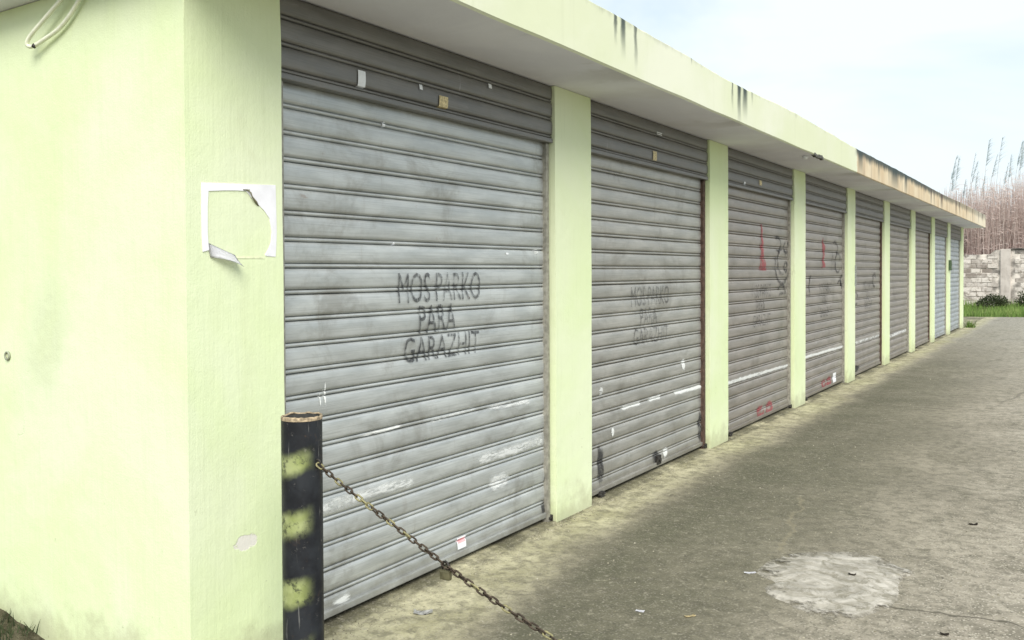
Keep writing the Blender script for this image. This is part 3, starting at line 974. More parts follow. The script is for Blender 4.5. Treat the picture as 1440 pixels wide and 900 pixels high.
# ------------------------------------------------------------ torn notice on the corner pier
nt = empty('torn_notice', (0.0, 2.32, 1.61), 'remains of a torn white paper notice glued to the yellow green corner pier', 'notice')
bm = bmesh.new()
outer = [(2.146, 1.612), (2.142, 1.75), (2.144, 1.887), (2.22, 1.893), (2.32, 1.896), (2.42, 1.902), (2.500, 1.908), (2.502, 1.83), (2.504, 1.74), (2.500, 1.618), (2.430, 1.622)]
inner_ = [(2.175, 1.660), (2.172, 1.76), (2.172, 1.858), (2.24, 1.866), (2.30, 1.868), (2.350, 1.872), (2.372, 1.850), (2.420, 1.815), (2.462, 1.778), (2.478, 1.720), (2.462, 1.655), (2.430, 1.629)]
# left and top arms, then the right side, as quads between matching outlines
ring_o = [(2.146, 1.632), (2.142, 1.70), (2.143, 1.80), (2.144, 1.887), (2.22, 1.893), (2.30, 1.896), (2.352, 1.899), (2.43, 1.903), (2.500, 1.908), (2.502, 1.86), (2.503, 1.80), (2.504, 1.72), (2.502, 1.66), (2.498, 1.619), (2.445, 1.621)]
ring_i = [(2.172, 1.640), (2.168, 1.70), (2.169, 1.80), (2.171, 1.860), (2.24, 1.868), (2.30, 1.870), (2.352, 1.874), (2.372, 1.852), (2.418, 1.818), (2.440, 1.800), (2.466, 1.770), (2.480, 1.715), (2.472, 1.670), (2.455, 1.640), (2.440, 1.627)]
th = 0.0025
A = []
for (o_, i_) in zip(ring_o, ring_i):
    j_ = lambda p, a: (p[0]+a*noise.noise(Vector((p[0]*60, p[1]*60, 2))), p[1]+a*noise.noise(Vector((p[0]*60, p[1]*60, 5))))
    o1, i1 = j_(o_, .002), j_(i_, .005)
    A.append([bm.verts.new((0.0005, *o1)), bm.verts.new((th, *o1)), bm.verts.new((th+0.001, *i1)), bm.verts.new((0.0005, *i1))])
for p_, q_ in zip(A, A[1:]):
    for t in range(4):
        u = (t+1) % 4
        bm.faces.new((p_[t], p_[u], q_[u], q_[t]))
bm.faces.new(A[0]); bm.faces.new(A[-1][::-1])
bmesh.ops.recalc_face_normals(bm, faces=bm.faces)
obj('paper', bm, M['white_paper'], nt)
# bottom strip left as a thin line of glue paper, and the flap that peeled off and curls outward
bm = bmesh.new()
box(bm, (0.0005, 2.285, 1.6105), (0.0018, 2.440, 1.6165))
obj('paper_strip', bm, plain('glue_line', (0.70, 0.74, 0.50), 0.8), nt)
bm = bmesh.new()
fl = []
for iu in range(9):
    u = iu/8
    row = []
    for iv in range(7):
        v = iv/6
        y = 2.166+0.125*u + 0.012*v
        ztop_ = 1.668-0.045*u
        zbot_ = 1.612-0.006*u-0.030*u*u
        z = ztop_*(1-v)+zbot_*v
        x = 0.003+0.026*math.sin(u*2.2)*v + 0.018*u*v*v + 0.008*max(0, u-0.7)
        row.append(bm.verts.new((x, y, z)))
    fl.append(row)
for a_, b_ in zip(fl, fl[1:]):
    for t in range(6):
        bm.faces.new((a_[t], a_[t+1], b_[t+1], b_[t]))
ret = bmesh.ops.solidify(bm, geom=bm.faces[:], thickness=0.0012)
obj('torn_flap', bm, M['white_paper'], nt, smooth=True)
bm = bmesh.new()
tear = [(2.352, 1.878), (2.366, 1.866), (2.372, 1.852), (2.395, 1.832), (2.412, 1.818)]
tube(bm, [(0.006+0.006*math.sin(q), *p_) for q, p_ in enumerate(tear)], [0.002, 0.003, 0.0025, 0.005, 0.002], 5)
tube(bm, [(0.005, 2.335, 1.876), (0.006, 2.365, 1.877)], 0.0022, 5)
obj('torn_edge', bm, plain('dark_tear', (0.17, 0.16, 0.10), 0.9), nt)

# ------------------------------------------------------------ cable hanging on the end wall
pts = catmull([(-0.50, 2.05, 2.76), (-0.56, 2.045, 2.70), (-0.640, 2.045, 2.695), (-0.704, 2.04, 2.659), (-0.83, 2.035, 2.592), (-0.925, 2.03, 2.538), (-0.952, 2.03, 2.508), (-0.928, 2.04, 2.497),
               (-0.85, 2.05, 2.520), (-0.76, 2.055, 2.548), (-0.68, 2.055, 2.590), (-0.61, 2.055, 2.645), (-0.55, 2.055, 2.70)], 6, False)
pts = [(p.x, p.y, min(p.z, 2.698)) for p in pts]
bm = bmesh.new()
tube(bm, pts, 0.0085, 8)
root = obj('cable', bm, M['cable'], smooth=True)
tag(root, 'cream electric cable hanging in a loop high on the end wall', 'cable')
bm = bmesh.new()
tube(bm, [(-0.918, 2.035, 2.500), (-0.910, 2.042, 2.494)], 0.0095, 8)
obj('cable_tip', bm, M['iron'], root)

# ------------------------------------------------------------ bollards and chain
k = Mat('black_yellow_pipe_paint')
x, y, z = k.xyz()
nn = k.noise(9, 4, 0.6, 0.3)
black = k.mix(k.ramp(nn, 0.35, 0.7), (0.009, 0.010, 0.013), (0.022, 0.025, 0.030))
black = k.mix(k.ramp(k.noise(40, 5, 0.7), 0.62, 0.70, 0, 0.6), black, (0.16, 0.15, 0.14))
rst = k.mul(k.ramp(k.noise(14, 6, 0.75, 0.4), 0.56, 0.68), k.ramp(z, 0.70, 1.05, 0.25, 0.9))
black = k.mix(rst, black, (0.075, 0.048, 0.030))
black = k.mix(k.mul(k.ramp(k.noise(1.0, 4, 0.6, 0.2, (70, 70, 5)), 0.66, 0.72), 0.5), black, (0.20, 0.20, 0.19))
g = k.n.new('ShaderNodeNewGeometry')
sx = k.n.new('ShaderNodeSeparateXYZ')
k.l.new(g.outputs['Normal'], sx.inputs[0])
side = k.math('SUBTRACT', k.math('MULTIPLY', sx.outputs['X'], -0.80), k.math('MULTIPLY', sx.outputs['Y'], 0.6))    # side the spray can came from
zz = k.math('ADD', z, k.math('MULTIPLY', k.math('SUBTRACT', k.noise(8, 4, 0.6, 0.3), 0.5), 0.07))
zz = k.math('ADD', zz, k.math('MULTIPLY', side, 0.022))
bands = None
for zc, hw in ((0.898, 0.026), (0.680, 0.036), (0.440, 0.036), (0.225, 0.04), (0.03, 0.03)):
    b_ = k.band(zz, zc, hw*0.55, 0.040)
    bands = b_ if bands is None else k.math('MAXIMUM', bands, b_)
mask = k.mul(bands, k.ramp(k.math('ADD', side, k.math('MULTIPLY', k.math('SUBTRACT', nn, 0.5), 0.5)), -0.80, 0.02), k.ramp(k.noise(26, 6, 0.75), 0.36, 0.50, 0.25, 1))
colr = k.mix(mask, black, k.mix(k.ramp(k.noise(12, 3), 0.3, 0.7), (0.22, 0.26, 0.085), (0.36, 0.40, 0.19)))
k.bump(k.noise(35, 4), 0.12, 0.004)
M['bollard'] = k.done(colr, 0.5, spec=0.3)
M['rust'] = plain('rusty_cut_rim', (0.34, 0.27, 0.18), 0.85, 0.1, 0.5, 60, 0.4)
def lathe(bm, prof, cx, cy, n=32, closed=False):
    rings = [[bm.verts.new((cx+r*math.cos(2*math.pi*q/n), cy+r*math.sin(2*math.pi*q/n), z)) for q in range(n)] for r, z in prof]
    for A_, B_ in zip(rings, rings[1:]):
        for q in range(n):
            bm.faces.new((A_[q], A_[(q+1) % n], B_[(q+1) % n], B_[q]))
    return rings
BX, BY, BR, BH = 0.411, 2.238, 0.0715, 1.048
def bollard(bx, by, ang, label):
    t = empty('bollard', (bx, by, 0), label, 'bollard', 'chain posts at the mouth of the driveway')
    bm = bmesh.new()
    rg = lathe(bm, [(BR, -0.02), (BR, 0.5), (BR, BH-0.010)], bx, by)
    obj('pipe', bm, M['bollard'], t, smooth=True)
    bm = bmesh.new()
    lathe(bm, [(BR-0.0076, BH-0.004), (BR-0.0076, BH-0.35)], bx, by)
    obj('pipe_bore', bm, M['dark'], t, smooth=True)
    bm = bmesh.new()
    n = 40
    rr = []
    for q in range(n):
        a_ = 2*math.pi*q/n
        ca, sa = math.cos(a_), math.sin(a_)
        h = BH + 0.004*noise.noise(Vector((ca*3, sa*3, bx))) + 0.0035*noise.noise(Vector((ca*9, sa*9, 2)))
        rr.append([bm.verts.new((bx+ca*r_, by+sa*r_, z_)) for r_, z_ in ((BR+0.0007, BH-0.012), (BR+0.0007, h-0.001), (BR-0.003, h+0.002), (BR-0.0072, h), (BR-0.0072, h-0.003))])
    for q in range(n):
        A_, B_ = rr[q], rr[(q+1) % n]
        for s_ in range(4):
            bm.faces.new((A_[s_], B_[s_], B_[s_+1], A_[s_+1]))
    obj('cut_rim', bm, M['rust'], t, smooth=True)
    bm = bmesh.new()
    lathe(bm, [(0.0001, BH-0.18), (BR-0.004, BH-0.18)], bx, by)
    obj('fill', bm, plain('rubble_fill', (0.08, 0.07, 0.05), 0.95), t)
    # welded chain eye
    bm = bmesh.new()
    d = Vector((math.cos(ang), math.sin(ang), 0))
    c0 = Vector((bx, by, 0.885)) + d*(BR+0.006)
    tube(bm, [c0 + d*(0.014*math.cos(t_)) + Vector((0, 0, 0.014*math.sin(t_))) for t_ in (2*math.pi*q/14 for q in range(14))], 0.0038, 6, close=True)
    obj('chain_eye', bm, M['iron'], t, smooth=True)
    return t
bollard(BX, BY, 0.0, 'black steel pipe bollard with sprayed yellow bands holding the chain beside the first shutter')
X2 = 5.9
bollard(X2, BY, math.pi, 'black steel pipe bollard at the far side of the driveway mouth')
# chain: parabola fitted to the photograph, lowest at mid drive
M['link_dark'] = plain('rusty_chain_link', (0.075, 0.058, 0.042), 0.6, 0.5, 0.5, 80)
M['link_yellow'] = plain('yellow_chain_link', (0.25, 0.23, 0.12), 0.6, 0.2, 0.35, 120)
ch = empty('chain', (BX+BR+0.02, BY, 0.88), 'rusty steel chain with yellow paint sagging from the bollard across the driveway', 'chain')
xa, xb = BX+BR+0.012, X2-BR-0.012
xm = (xa+xb)/2
za_, zl = 0.884, 0.185
def chain_z(x):
    t = (x-xm)/(xb-xm)
    return zl+(za_-zl)*t*t
def link_mesh(mat, nm):
    bm = bmesh.new()
    Lh, Wh = 0.0085, 0.0072
    pts_ = []
    for q in range(6):
        a_ = -math.pi/2+math.pi*q/5
        pts_.append((Lh+Wh*math.cos(a_), Wh*math.sin(a_), 0))
    for q in range(6):
        a_ = math.pi/2+math.pi*q/5
        pts_.append((-Lh+Wh*math.cos(a_), Wh*math.sin(a_), 0))
    tube(bm, pts_, 0.0032, 5, close=True)
    me = bpy.data.meshes.new(nm)
    for f in bm.faces:
        f.smooth = True
    bm.to_mesh(me)
    bm.free()
    me.materials.append(mat)
    return me
lm = {0: link_mesh(M['link_dark'], 'link'), 1: link_mesh(M['link_yellow'], 'link')}
pitch_l = 0.0250
x = xa+0.008
q = 0
lock_x = 1.035
lock_p = None
while x < xb-0.008 and q < 290:
    sl = 2*(za_-zl)*(x-xm)/(xb-xm)**2
    cn = math.hypot(1, sl)
    p_ = Vector((x, BY+0.004*math.sin(x*9), chain_z(x)))
    yel = (0.50 < x < 0.60 and rnd.random() < 0.8) or (0.68 < x < 0.74 and rnd.random() < 0.6) or (0.84 < x < 0.92 and rnd.random() < 0.6) or rnd.random() < 0.04
    o = obj('link', None, None, ch, me=lm[1 if yel else 0])
    tx = Vector((1, 0, sl)).normalized()
    roll_ = (q % 2)*math.pi/2 + R(40) + rnd.uniform(-.25, .25)
    o.rotation_euler = (Matrix.Rotation(-math.atan(sl), 4, 'Y') @ Matrix.Rotation(roll_, 4, 'X')).to_euler()
    o.location = p_ - ch.location
    if lock_p is None and x > lock_x:
        lock_p = p_.copy()
    x += pitch_l/cn
    q += 1
# padlock hanging from the chain
pl = empty('padlock', lock_p, 'small dark brass padlock hanging on the chain', 'padlock')
bm = bmesh.new()
box(bm, lock_p+Vector((-0.020, -0.009, -0.046)), lock_p+Vector((0.020, 0.009, -0.014)), 0.006)
obj('lock_body', bm, plain('dull_brass', (0.14, 0.13, 0.075), 0.5, 0.5, 0.4), pl, smooth=False)
bm = bmesh.new()
tube(bm, [lock_p+Vector(v_) for v_ in ((-0.012, 0, -0.016), (-0.012, 0, 0.0), (-0.007, 0, 0.010), (0, 0, 0.013), (0.007, 0, 0.010), (0.012, 0, 0.0), (0.012, 0, -0.016))], 0.0032, 6)
obj('shackle', bm, M['iron'], pl, smooth=True)

# ------------------------------------------------------------ far end: block wall, grass, bushes, reeds
YW = 44.0
wall = empty('block_wall', (0, YW, 0), 'weathered whitish concrete block wall closing the far end of the driveway', 'wall')
def block_mat():
    k = Mat('weathered_block')
    oi = k.n.new('ShaderNodeObjectInfo').outputs['Random']
    a = k.mix(k.ramp(oi, 0.15, 0.85), (0.26, 0.225, 0.20), (0.66, 0.61, 0.56))
    a = k.mix(k.ramp(k.noise(1.1, 5, 0.65, 0.4), 0.36, 0.60, 0, 0.8), a, (0.68, 0.635, 0.59))
    a = k.mix(k.ramp(k.noise(5.0, 5, 0.7, 0.3, (1, 1, 1.6)), 0.50, 0.66, 0, 0.85), a, (0.22, 0.185, 0.155))
    x, y, z = k.xyz()
    a = k.mix(k.mul(k.ramp(k.math('ADD', z, k.math('MULTIPLY', k.noise(2.2, 5, 0.7), 0.8)), 2.50, 2.85, 0, 0.85)), a, (0.10, 0.095, 0.09))
    k.bump(k.noise(30, 4, 0.7), 0.6, 0.03)
    return k.done(a, 0.95, spec=0.1)
M['block'] = block_mat()
M['mortar'] = plain('grey_mortar', (0.48, 0.44, 0.40), 0.95, 0, 0.6, 2.6, 0.4)
BL, BHh, JT = 0.42, 0.205, 0.022
bmb = bmesh.new()
box(bmb, (-(BL-JT)/2, -0.10, 0), ((BL-JT)/2, 0.0, BHh-JT), 0.012)
bme = bpy.data.meshes.new('block')
bmb.to_mesh(bme); bmb.free(); bme.materials.append(M['block'])
rest = bmesh.new()
PIL = (-0.30, 0.09)
for r_ in range(12):
    z = r_*BHh+0.004
    xx = -9.0 + (BL/2 if r_ % 2 else 0)
    while xx < 7.5:
        top = r_ >= 11
        # broken top course at the left
        skip = (r_ == 11 and (xx < -0.75)) or (r_ == 10 and -1.35 < xx < -1.0) or (r_ == 11 and rnd.random() < 0.05)
        inp = PIL[0]-0.2 < xx < PIL[1]+0.2
        if not skip and not inp:
            dy = rnd.uniform(-.015, .015)
            if -2.6 < xx < 2.9:
                o = obj('block', None, None, wall, me=bme)
                o.location = Vector((xx, dy, z+rnd.uniform(-.003, .003)))
                o.rotation_euler = (0, rnd.uniform(-.008, .008), rnd.uniform(-.02, .02))
            else:
                box(rest, (xx-(BL-JT)/2, YW-0.10+dy, z), (xx+(BL-JT)/2, YW+dy, z+BHh-JT))
        xx += BL
o = obj('block_courses', rest, M['block'], wall); o['kind'] = 'stuff'
bm = bmesh.new()
prev = None
for q in range(90):
    xx = -9.2+16.8*q/89
    zt = 12*BHh-0.03+0.03*noise.noise(Vector((xx*3, 0, 0)))
    if xx < -0.62:
        zt -= 0.19+0.10*noise.noise(Vector((xx*4, 5, 0)))
    r_ = [bm.verts.new(p_) for p_ in ((xx, YW-0.080, 0), (xx, YW-0.080, zt), (xx, YW+0.12, zt), (xx, YW+0.12, 0))]
    if prev:
        for t in range(3):
            bm.faces.new((prev[t], prev[t+1], r_[t+1], r_[t]))
    prev = r_
bmesh.ops.recalc_face_normals(bm, faces=bm.faces)
obj('mortar_bed', bm, M['mortar'], wall)
k = Mat('pier_render')
c = k.mix(k.ramp(k.noise(2, 5, 0.6), 0.35, 0.65), (0.40, 0.36, 0.33), (0.56, 0.515, 0.475))
c = k.mix(k.ramp(k.noise(1, 5, 0.7, 0, (6, 6, 0.5)), 0.55, 0.7, 0, 0.7), c, (0.30, 0.27, 0.24))
M['pier'] = k.done(c, 0.95, spec=0.1)
new_box('wall_pier', (PIL[0], YW-0.16, 0), (PIL[1], YW+0.1, 12*BHh+0.01), M['pier'], wall, 0.02)
for (x0, x1) in ((PIL[1]+0.01, 3.2), (3.2, 7.6)):
    new_box('coping', (x0, YW-0.14, 12*BHh-0.012), (x1-0.01, YW+0.14, 12*BHh+0.035), plain('mossy_coping', (0.13, 0.12, 0.11), 0.95, 0, 0.4, 6), wall, 0.008)

def foliage_mat(name, cols, rough=0.75, transl=0.25):
    k = Mat(name)
    at = k.n.new('ShaderNodeAttribute')
    at.attribute_name = 'shade'
    r_ = k.n.new('ShaderNodeValToRGB')
    e = r_.color_ramp.elements
    e[0].color = (*cols[0], 1)
    e[1].color = (*cols[-1], 1)
    for q in range(1, len(cols)-1):
        x_ = e.new(q/(len(cols)-1))
        x_.color = (*cols[q], 1)
    k.l.new(at.outputs['Fac'], r_.inputs['Fac'])
    m_ = k.done(r_.outputs['Color'], rough, spec=0.15)
    tr = k.n.new('ShaderNodeBsdfTranslucent')
    k.l.new(r_.outputs['Color'], tr.inputs['Color'])
    ms = k.n.new('ShaderNodeMixShader')
    ms.inputs[0].default_value = transl
    k.l.new(k.b.outputs[0], ms.inputs[1])
    k.l.new(tr.outputs[0], ms.inputs[2])
    k.l.new(ms.outputs[0], k.out.inputs['Surface'])
    return m_
class Tris:
    """fast builder of leaf-like faces with a per-face shade"""
    def __init__(s):
        s.v, s.f, s.c = [], [], []
    def face(s, pts_, shade):
        b = len(s.v)
        s.v += [tuple(p_) for p_ in pts_]
        s.f.append(tuple(range(b, b+len(pts_))))
        s.c.append(shade)
    def blade(s, p, up, side, h, w, bend, shade, seg=2):
        """tapered bent blade"""
        p = Vector(p)
        pr = None
        for q in range(seg+1):
            t = q/seg
            c_ = p + Vector(up)*(h*t) + Vector(bend)*(t*t)
            ww = w*(1-t)*0.5+0.0005
            r_ = (c_-Vector(side)*ww, c_+Vector(side)*ww)
            if pr:
                s.face((pr[0], pr[1], r_[1], r_[0]), shade)
            pr = r_
    def build(s, name, mat, parent=None):
        me = bpy.data.meshes.new(name)
        me.from_pydata(s.v, [], s.f)
        at = me.attributes.new('shade', 'FLOAT', 'FACE')
        at.data.foreach_set('value', s.c)
        me.materials.append(mat)
        return obj(name, None, None, parent, me=me)

M['grass'] = foliage_mat('grass_blades', [(0.08, 0.14, 0.035), (0.16, 0.26, 0.065), (0.28, 0.35, 0.12)])
M['bush'] = foliage_mat('dark_bush_leaves', [(0.03, 0.042, 0.02), (0.065, 0.085, 0.04), (0.11, 0.125, 0.07)])
T = Tris()
for q in range(26000):
    x = rnd.uniform(-9, 9)
    y = 33.3 + 0.33*noise.noise(Vector((x*0.9, 2.3, 0))) + 0.35*(x+0.4)*0.5 + 10.4*rnd.random()**1.3
    if y > YW-0.12:
        continue
    dns = noise.noise(Vector((x*0.8, y*0.5, 0)))
    if dns < -0.12 and rnd.random() < 0.8:
        continue
    a_ = rnd.uniform(0, 6.28)
    h = rnd.uniform(0.07, 0.20)*(1+0.8*max(0, dns))*(1.0+0.9*max(0, (y-39)/5))
    T.blade((x, y, -0.05), (0, 0, 1), (math.cos(a_), math.sin(a_), 0), h+0.05, rnd.uniform(.02, .04), (rnd.uniform(-.08, .08), rnd.uniform(-.08, .08), 0), min(1, max(0, 0.5+0.5*dns+rnd.uniform(-.3, .3))), 2)
o = T.build('grass', M['grass'])
o['kind'] = 'stuff'
# weeds at the foot of the last column and along the thresholds
def weed(x, y, n, h, label, nm='weed'):
    T = Tris()
    for q in range(n):
        a_ = rnd.uniform(0, 6.28)
        d = Vector((math.cos(a_), math.sin(a_), 0))
        hh = h*rnd.uniform(.5, 1)
        T.blade((x+rnd.gauss(0, h*.25), y+rnd.gauss(0, h*.25), -0.003), (d.x*.3, d.y*.3, 1), (-d.y, d.x, 0), hh, h*.14, d*h*rnd.uniform(.2, .7), rnd.uniform(.1, .8), 3)
    return tag(T.build(nm, M['grass'] if nm == 'weed' else M['bush']), label, 'weed')
weed(0.16, 27.0, 60, 0.22, 'low dark weed at the foot of the last column')

def bush(cx, cy, rx, ry, h, n, label):
    t = empty('bush', (cx, cy, -0.03), label, 'bush', None)
    T = Tris()
    for q in range(n):
        a_ = rnd.uniform(0, 6.28)
        u = rnd.random()**0.5
        ph = rnd.random()
        lump = 1+0.30*noise.noise(Vector((math.cos(a_)*1.6+cx, math.sin(a_)*1.6, ph*2)))
        p_ = Vector((cx+rx*u*math.cos(a_)*lump, cy+ry*u*math.sin(a_)*lump, 0))
        p_.z = h*lump*math.sqrt(max(0, 1-u*u*0.92))*(ph**0.45)
        d = Vector((rnd.gauss(0, 1), rnd.gauss(0, 1), rnd.gauss(.5, 1))).normalized()
        sd = d.cross(Vector((rnd.gauss(0, 1), rnd.gauss(0, 1), rnd.gauss(0, 1)))).normalized()
        l_ = rnd.uniform(.05, .11)
        T.face((p_, p_+d*l_*.5+sd*l_*.28, p_+d*l_, p_+d*l_*.5-sd*l_*.28), min(1, max(0, .45+.6*noise.noise(p_*2.2)+rnd.uniform(-.25, .25))))
    T.build('foliage', M['bush'], t)
    bm = bmesh.new()
    for q in range(7):
        a_ = q*0.9
        tube(bm, [(cx, cy, -0.04), (cx+rx*.35*math.cos(a_), cy+ry*.35*math.sin(a_), h*.4), (cx+rx*.6*math.cos(a_), cy+ry*.6*math.sin(a_), h*.7)], [0.02, 0.013, 0.005], 5)
    obj('stem', bm, plain('bush_stem', (0.10, 0.075, 0.05), 0.9), t)
    return t
bush(-0.42, 41.8, 0.60, 0.45, 0.50, 1500, 'low dark green bush on the grass left of the smooth wall pier')
bush(1.15, 41.6, 0.70, 0.6, 0.82, 2200, 'taller dark bush at the right edge in front of the block wall')

# reeds: dense dry mass plus the tall plumed canes one can tell apart
M['reed'] = foliage_mat('dry_reed', [(0.34, 0.25, 0.225), (0.50, 0.395, 0.36), (0.63, 0.53, 0.485), (0.74, 0.67, 0.61)], 0.85, 0.3)  # reed tones lightened so that distance haze sits in the colour
M['plume'] = foliage_mat('grey_reed_plume', [(0.46, 0.54, 0.57), (0.60, 0.68, 0.70), (0.72, 0.78, 0.78)], 0.85, 0.45)  # plumes kept pale too, haze put into their colour
T = Tris()
for q in range(9500):
    x = rnd.uniform(-11, 9)
    y = YW+0.5+4.5*rnd.random()
    hb = 5.25 + 0.55*noise.noise(Vector((x*0.8, 0, 3))) + 0.5*noise.noise(Vector((x*2.2, y, 3))) + 0.12*(x+1)+0.35
    h = hb*rnd.uniform(.70, 1.0)
    lean = Vector((rnd.gauss(0.06, .22), rnd.gauss(0, .2), 0))
    a_ = rnd.uniform(-.7, .7)
    sd = (math.cos(a_), math.sin(a_), 0)
    sh_ = min(1, max(0, .42+.28*noise.noise(Vector((x*1.2, y, 9)))+rnd.uniform(-.38, .38)))
    w = rnd.uniform(.018, .034)
    pr = None
    for s_ in range(4):
        t = s_/3
        c_ = Vector((x, y, -0.05))+Vector((0, 0, h*t))+lean*t*t
        ww = w*(1-.7*t)*.5
        r_ = (c_-Vector(sd)*ww, c_+Vector(sd)*ww)
        if pr:
            T.face((pr[0], pr[1], r_[1], r_[0]), sh_)
        pr = r_
    for l_ in range(3):
        t = rnd.uniform(.30, 1)
        c_ = Vector((x, y, h*t))+lean*t*t
        dx = rnd.choice((-1, 1))
        T.blade(c_, (dx*.35, rnd.uniform(-.3, .3), .55), (rnd.uniform(-.4, .4), .6, .5), rnd.uniform(.30, .60), .045, (dx*.18, 0, -.22), min(1, max(0, sh_+rnd.uniform(-.2, .25))), 2)
o = T.build('reed_bed', M['reed'])
o['kind'] = 'stuff'
tag(o, 'dense mass of dry reddish brown reeds behind the block wall', 'reeds')
def plumed_reed(x, y, h, lean, big, label):
    t = empty('plumed_reed', (x, y, -0.05), label, 'reed', 'tall plumed reeds behind the block wall')
    bm = bmesh.new()
    arch = rnd.uniform(.05, .5)*big+lean
    dr_ = rnd.uniform(.1, .6)
    pp = [Vector((x+arch*u**3, y, -0.05+h*u-0.10*u**4)) for u in (0, .25, .5, .7, .85, .93, 1.0)]
    tube(bm, pp, [0.014, 0.013, 0.011, 0.009, 0.007, 0.005, 0.003], 5)
    obj('stem', bm, M['reed_stem'], t)
    T = Tris()
    for q in range(rnd.randint(50, 130)):
        u = 0.84+0.16*rnd.random()
        c_ = Vector((x+arch*u**3, y, -0.05+h*u-0.10*u**4))
        a_ = rnd.uniform(0, 6.28)
        d = Vector((dr_+math.cos(a_)*.45, math.sin(a_)*.4, 0.80)).normalized()
        T.blade(c_, d, (math.sin(a_), -math.cos(a_), 0), rnd.uniform(.14, .34)*big*(1.25-(u-.86)*4), .020, (0.10*big, 0, -.07), rnd.random(), 3)
    T.build('plume', M['plume'], t)
    for q in range(4):
        T = Tris()
        u = rnd.uniform(.5, .86)
        i_ = Vector((x+arch*u**3, y, -0.05+h*u-0.10*u**4))
        dx = rnd.choice((-1, 1, 1))
        T.blade(i_, (dx*.4, rnd.uniform(-.2, .2), .8), (0.5, .6, .3), rnd.uniform(.4, .7), .04, (dx*.25, 0, -.3), rnd.uniform(.3, .9), 3)
        T.build('leaf_blade', M['plume' if q % 2 else 'reed'], t)
M['reed_stem'] = plain('grey_reed_stem', (0.46, 0.45, 0.43), 0.8)
PX = [(-2.42, 6.70, .12), (-2.22, 6.10, .10), (-1.92, 6.45, .16), (-1.78, 5.6, .1), (-1.62, 6.35, .22), (-1.42, 6.65, .25), (-1.30, 5.9, .1), (-1.05, 5.7, .2), (-0.86, 7.25, .06), (-0.72, 6.5, .1),
      (-0.40, 7.35, .08), (-0.22, 6.2, .1), (0.02, 6.6, .1), (0.18, 7.15, .15), (0.34, 6.85, .1), (0.48, 7.15, .02), (0.55, 6.0, .05), (0.72, 6.9, .05), (0.86, 6.5, .1)]
ORD = ['leftmost', 'second', 'third', 'fourth', 'fifth', 'sixth', 'seventh', 'eighth', 'ninth', 'tenth', 'eleventh', 'twelfth', 'thirteenth', 'fourteenth', 'fifteenth', 'sixteenth', 'seventeenth', 'eighteenth', 'nineteenth', 'twentieth']
PX = sorted(PX)
for q, (px, h, ln) in enumerate(PX):
    size = 'tall' if h > 6.55 else 'short'
    lab = ('leftmost %s dry reed with a feathery grey plume beside the roof end' % size) if q == 0 else '%s dry plumed reed, %s from the left above the reed mass' % (size, ORD[q])
    plumed_reed(px*46/43-0.33, 46+rnd.uniform(-.8, 1.2), h*1.045+0.08, ln, rnd.uniform(.8, 1.25), lab)

# ------------------------------------------------------------ soil heap, grit and litter
k = Mat('heaped_soil')
c = k.mix(k.ramp(k.noise(14, 6, 0.7), 0.35, 0.65), (0.055, 0.05, 0.03), (0.15, 0.135, 0.09))
k.bump(k.noise(40, 5, 0.7), 0.9, 0.03)
M['soil'] = k.done(c, 0.95, spec=0.1)
bm = bmesh.new()
rows = []
for i in range(60):
    x = -5.5+4.62*i/59
    row = []
    for j in range(9):
        v = j/8
        yy = Y0+0.01-0.40*v
        f = math.sin(min(1, (1-v)*1.25)*math.pi/2)*min(1, (-0.88-x)*2.6)
        hz = -0.012+(0.075+0.03*noise.noise(Vector((x*3, yy*4, 0)))+0.018*noise.noise(Vector((x*14, yy*14, 0))))*max(0, f)
        row.append(bm.verts.new((x, yy, hz)))
    rows.append(row)
for a_, b_ in zip(rows, rows[1:]):
    for t in range(8):
        bm.faces.new((a_[t], b_[t], b_[t+1], a_[t+1]))
bmesh.ops.recalc_face_normals(bm, faces=bm.faces)
o = obj('soil_bank', bm, M['soil'], smooth=True); o['kind'] = 'structure'
T = Tris()
for q in range(900):
    x = rnd.uniform(-3.5, -0.98)
    yy = Y0-0.02-0.25*rnd.random()**1.5
    a_ = rnd.uniform(0, 6.28)
    T.blade((x, yy, 0.03), (rnd.gauss(0, .3), rnd.gauss(0, .3), 1), (math.cos(a_), math.sin(a_), 0), rnd.uniform(.02, .065), .006, (rnd.uniform(-.02, .02), rnd.uniform(-.02, .02), 0), rnd.random()*.6, 2)
o = T.build('bank_grass', M['bush']); o['kind'] = 'stuff'
def scrap(nm, x, y, z, L_, W_, rot, mat, label, cat, curl=0.01, seed=0):
    bm = bmesh.new()
    g_ = []
    for i in range(7):
        row = []
        for j in range(5):
            u, v = i/6-.5, j/4-.5
            jag = 1+.12*noise.noise(Vector((u*5, v*5, seed)))
            px, py = u*L_*jag, v*W_*jag
            hz = 0.002+curl*(abs(u)*1.4)**2+curl*.6*noise.noise(Vector((u*3, v*3, seed+3)))
            row.append(bm.verts.new((x+px*math.cos(rot)-py*math.sin(rot), y+px*math.sin(rot)+py*math.cos(rot), z+max(0.001, hz))))
        g_.append(row)
    for a_, b_ in zip(g_, g_[1:]):
        for t in range(4):
            bm.faces.new((a_[t], b_[t], b_[t+1], a_[t+1]))
    bmesh.ops.solidify(bm, geom=bm.faces[:], thickness=0.0015)
    return tag(obj(nm, bm, mat), label, cat)
scrap('paper_scrap', 0.213, 3.165, 0.0, .085, .05, 0.6, M['foil'], 'grey crumpled paper scrap on the pale strip before the first shutter', 'litter', .016, 1)
scrap('paper_scrap', 1.306, 4.478, 0.0, .060, .020, 0.7, M['white_paper'], 'white paper sliver lying just left of the round cement patch', 'litter', .006, 2)
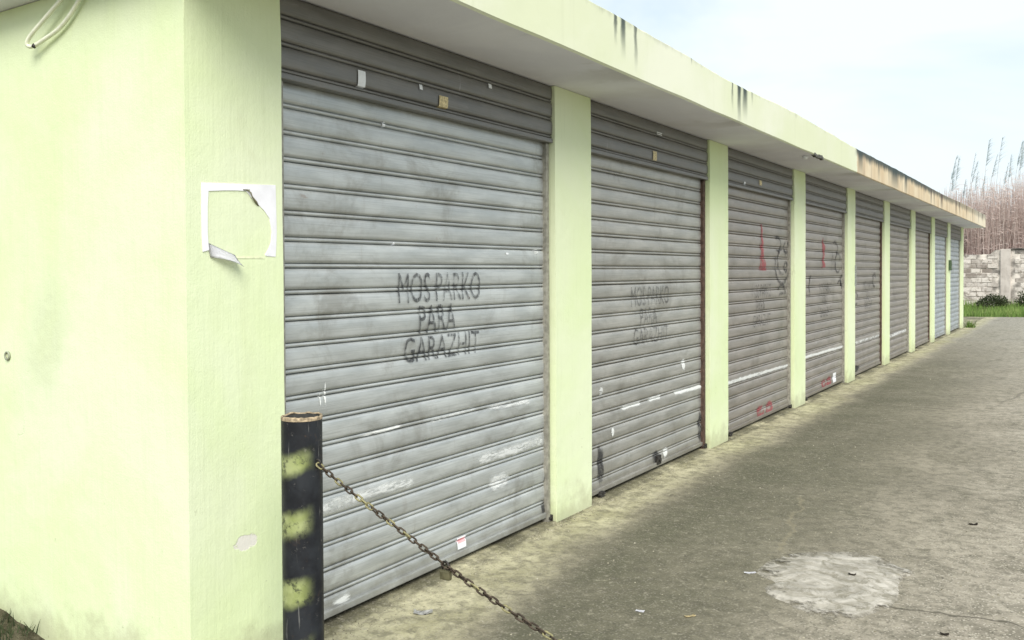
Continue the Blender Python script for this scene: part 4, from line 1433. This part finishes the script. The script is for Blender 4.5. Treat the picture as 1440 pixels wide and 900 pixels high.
scrap('paper_scrap', 1.043, 3.704, 0.0, .040, .022, 0.2, M['white_paper'], 'small white paper bit on dark concrete near the chain', 'litter', .006, 3)
scrap('paper_scrap', 1.258, 3.768, 0.0, .050, .020, 0.9, M['sticker_yellow'], 'small yellowed paper bit below the white sliver near the frame bottom', 'litter', .006, 4)
scrap('dry_leaf', -1.13, 1.93, 0.055, .07, .025, 0.5, plain('pinkish_leaf', (0.62, 0.40, 0.33), 0.7, 0, 0.2), 'pinkish dry leaf on the soil bank by the end wall', 'leaf', .012, 5)
scrap('dry_leaf', 2.18, 6.05, 0.0, .05, .03, 0.5, plain('dark_leaf', (0.05, 0.04, 0.03), 0.8), 'dark dry leaf on the bare drive beyond the cement patch', 'leaf', .012, 6)
scrap('dry_leaf', 2.25, 4.15, 0.0, .035, .025, 0.2, plain('dark_leaf', (0.05, 0.04, 0.03), 0.8), 'dark dry leaf right of the cement patch', 'leaf', .012, 7)
scrap('dry_leaf', 1.76, 4.70, 0.009, .035, .025, 0.2, plain('dark_leaf', (0.05, 0.04, 0.03), 0.8), 'dark leaf lying on the round cement patch', 'leaf', .010, 8)
# grit: along the foot of the building, and loose on the drive
T = Tris()
def pebble(p_, s):
    p_ = Vector(p_)
    a_ = [Vector((rnd.uniform(.6, 1), 0, 0)), Vector((0, rnd.uniform(.6, 1), 0)), Vector((-rnd.uniform(.6, 1), 0, 0)), Vector((0, -rnd.uniform(.6, 1), 0))]
    rot = Matrix.Rotation(rnd.uniform(0, 6.28), 3, 'Z')
    a_ = [p_+rot @ v_*s for v_ in a_]
    t_ = p_+Vector((rnd.uniform(-.3, .3)*s, rnd.uniform(-.3, .3)*s, s*rnd.uniform(.4, .9)))
    sh_ = rnd.random()
    for q in range(4):
        T.face((a_[q], a_[(q+1) % 4], t_), sh_)
for q in range(1500):
    y = 2.55+rnd.random()**1.6*20
    pebble((0.02+abs(rnd.gauss(0, .06)), y, 0.0), rnd.uniform(.002, .006))
for q in range(160):
    pebble((abs(rnd.gauss(0.03, .05)), S1+rnd.random()*1.1-.35, 0.0), rnd.uniform(.003, .008))
for q in range(1800):
    pebble((rnd.uniform(.1, 4.5), rnd.uniform(2.3, 16), 0.0), rnd.uniform(.002, .008))
M['grit'] = foliage_mat('loose_grit', [(0.10, 0.09, 0.06), (0.26, 0.24, 0.17), (0.46, 0.43, 0.34)], 0.95, 0.0)
o = T.build('grit', M['grit']); o['kind'] = 'stuff'
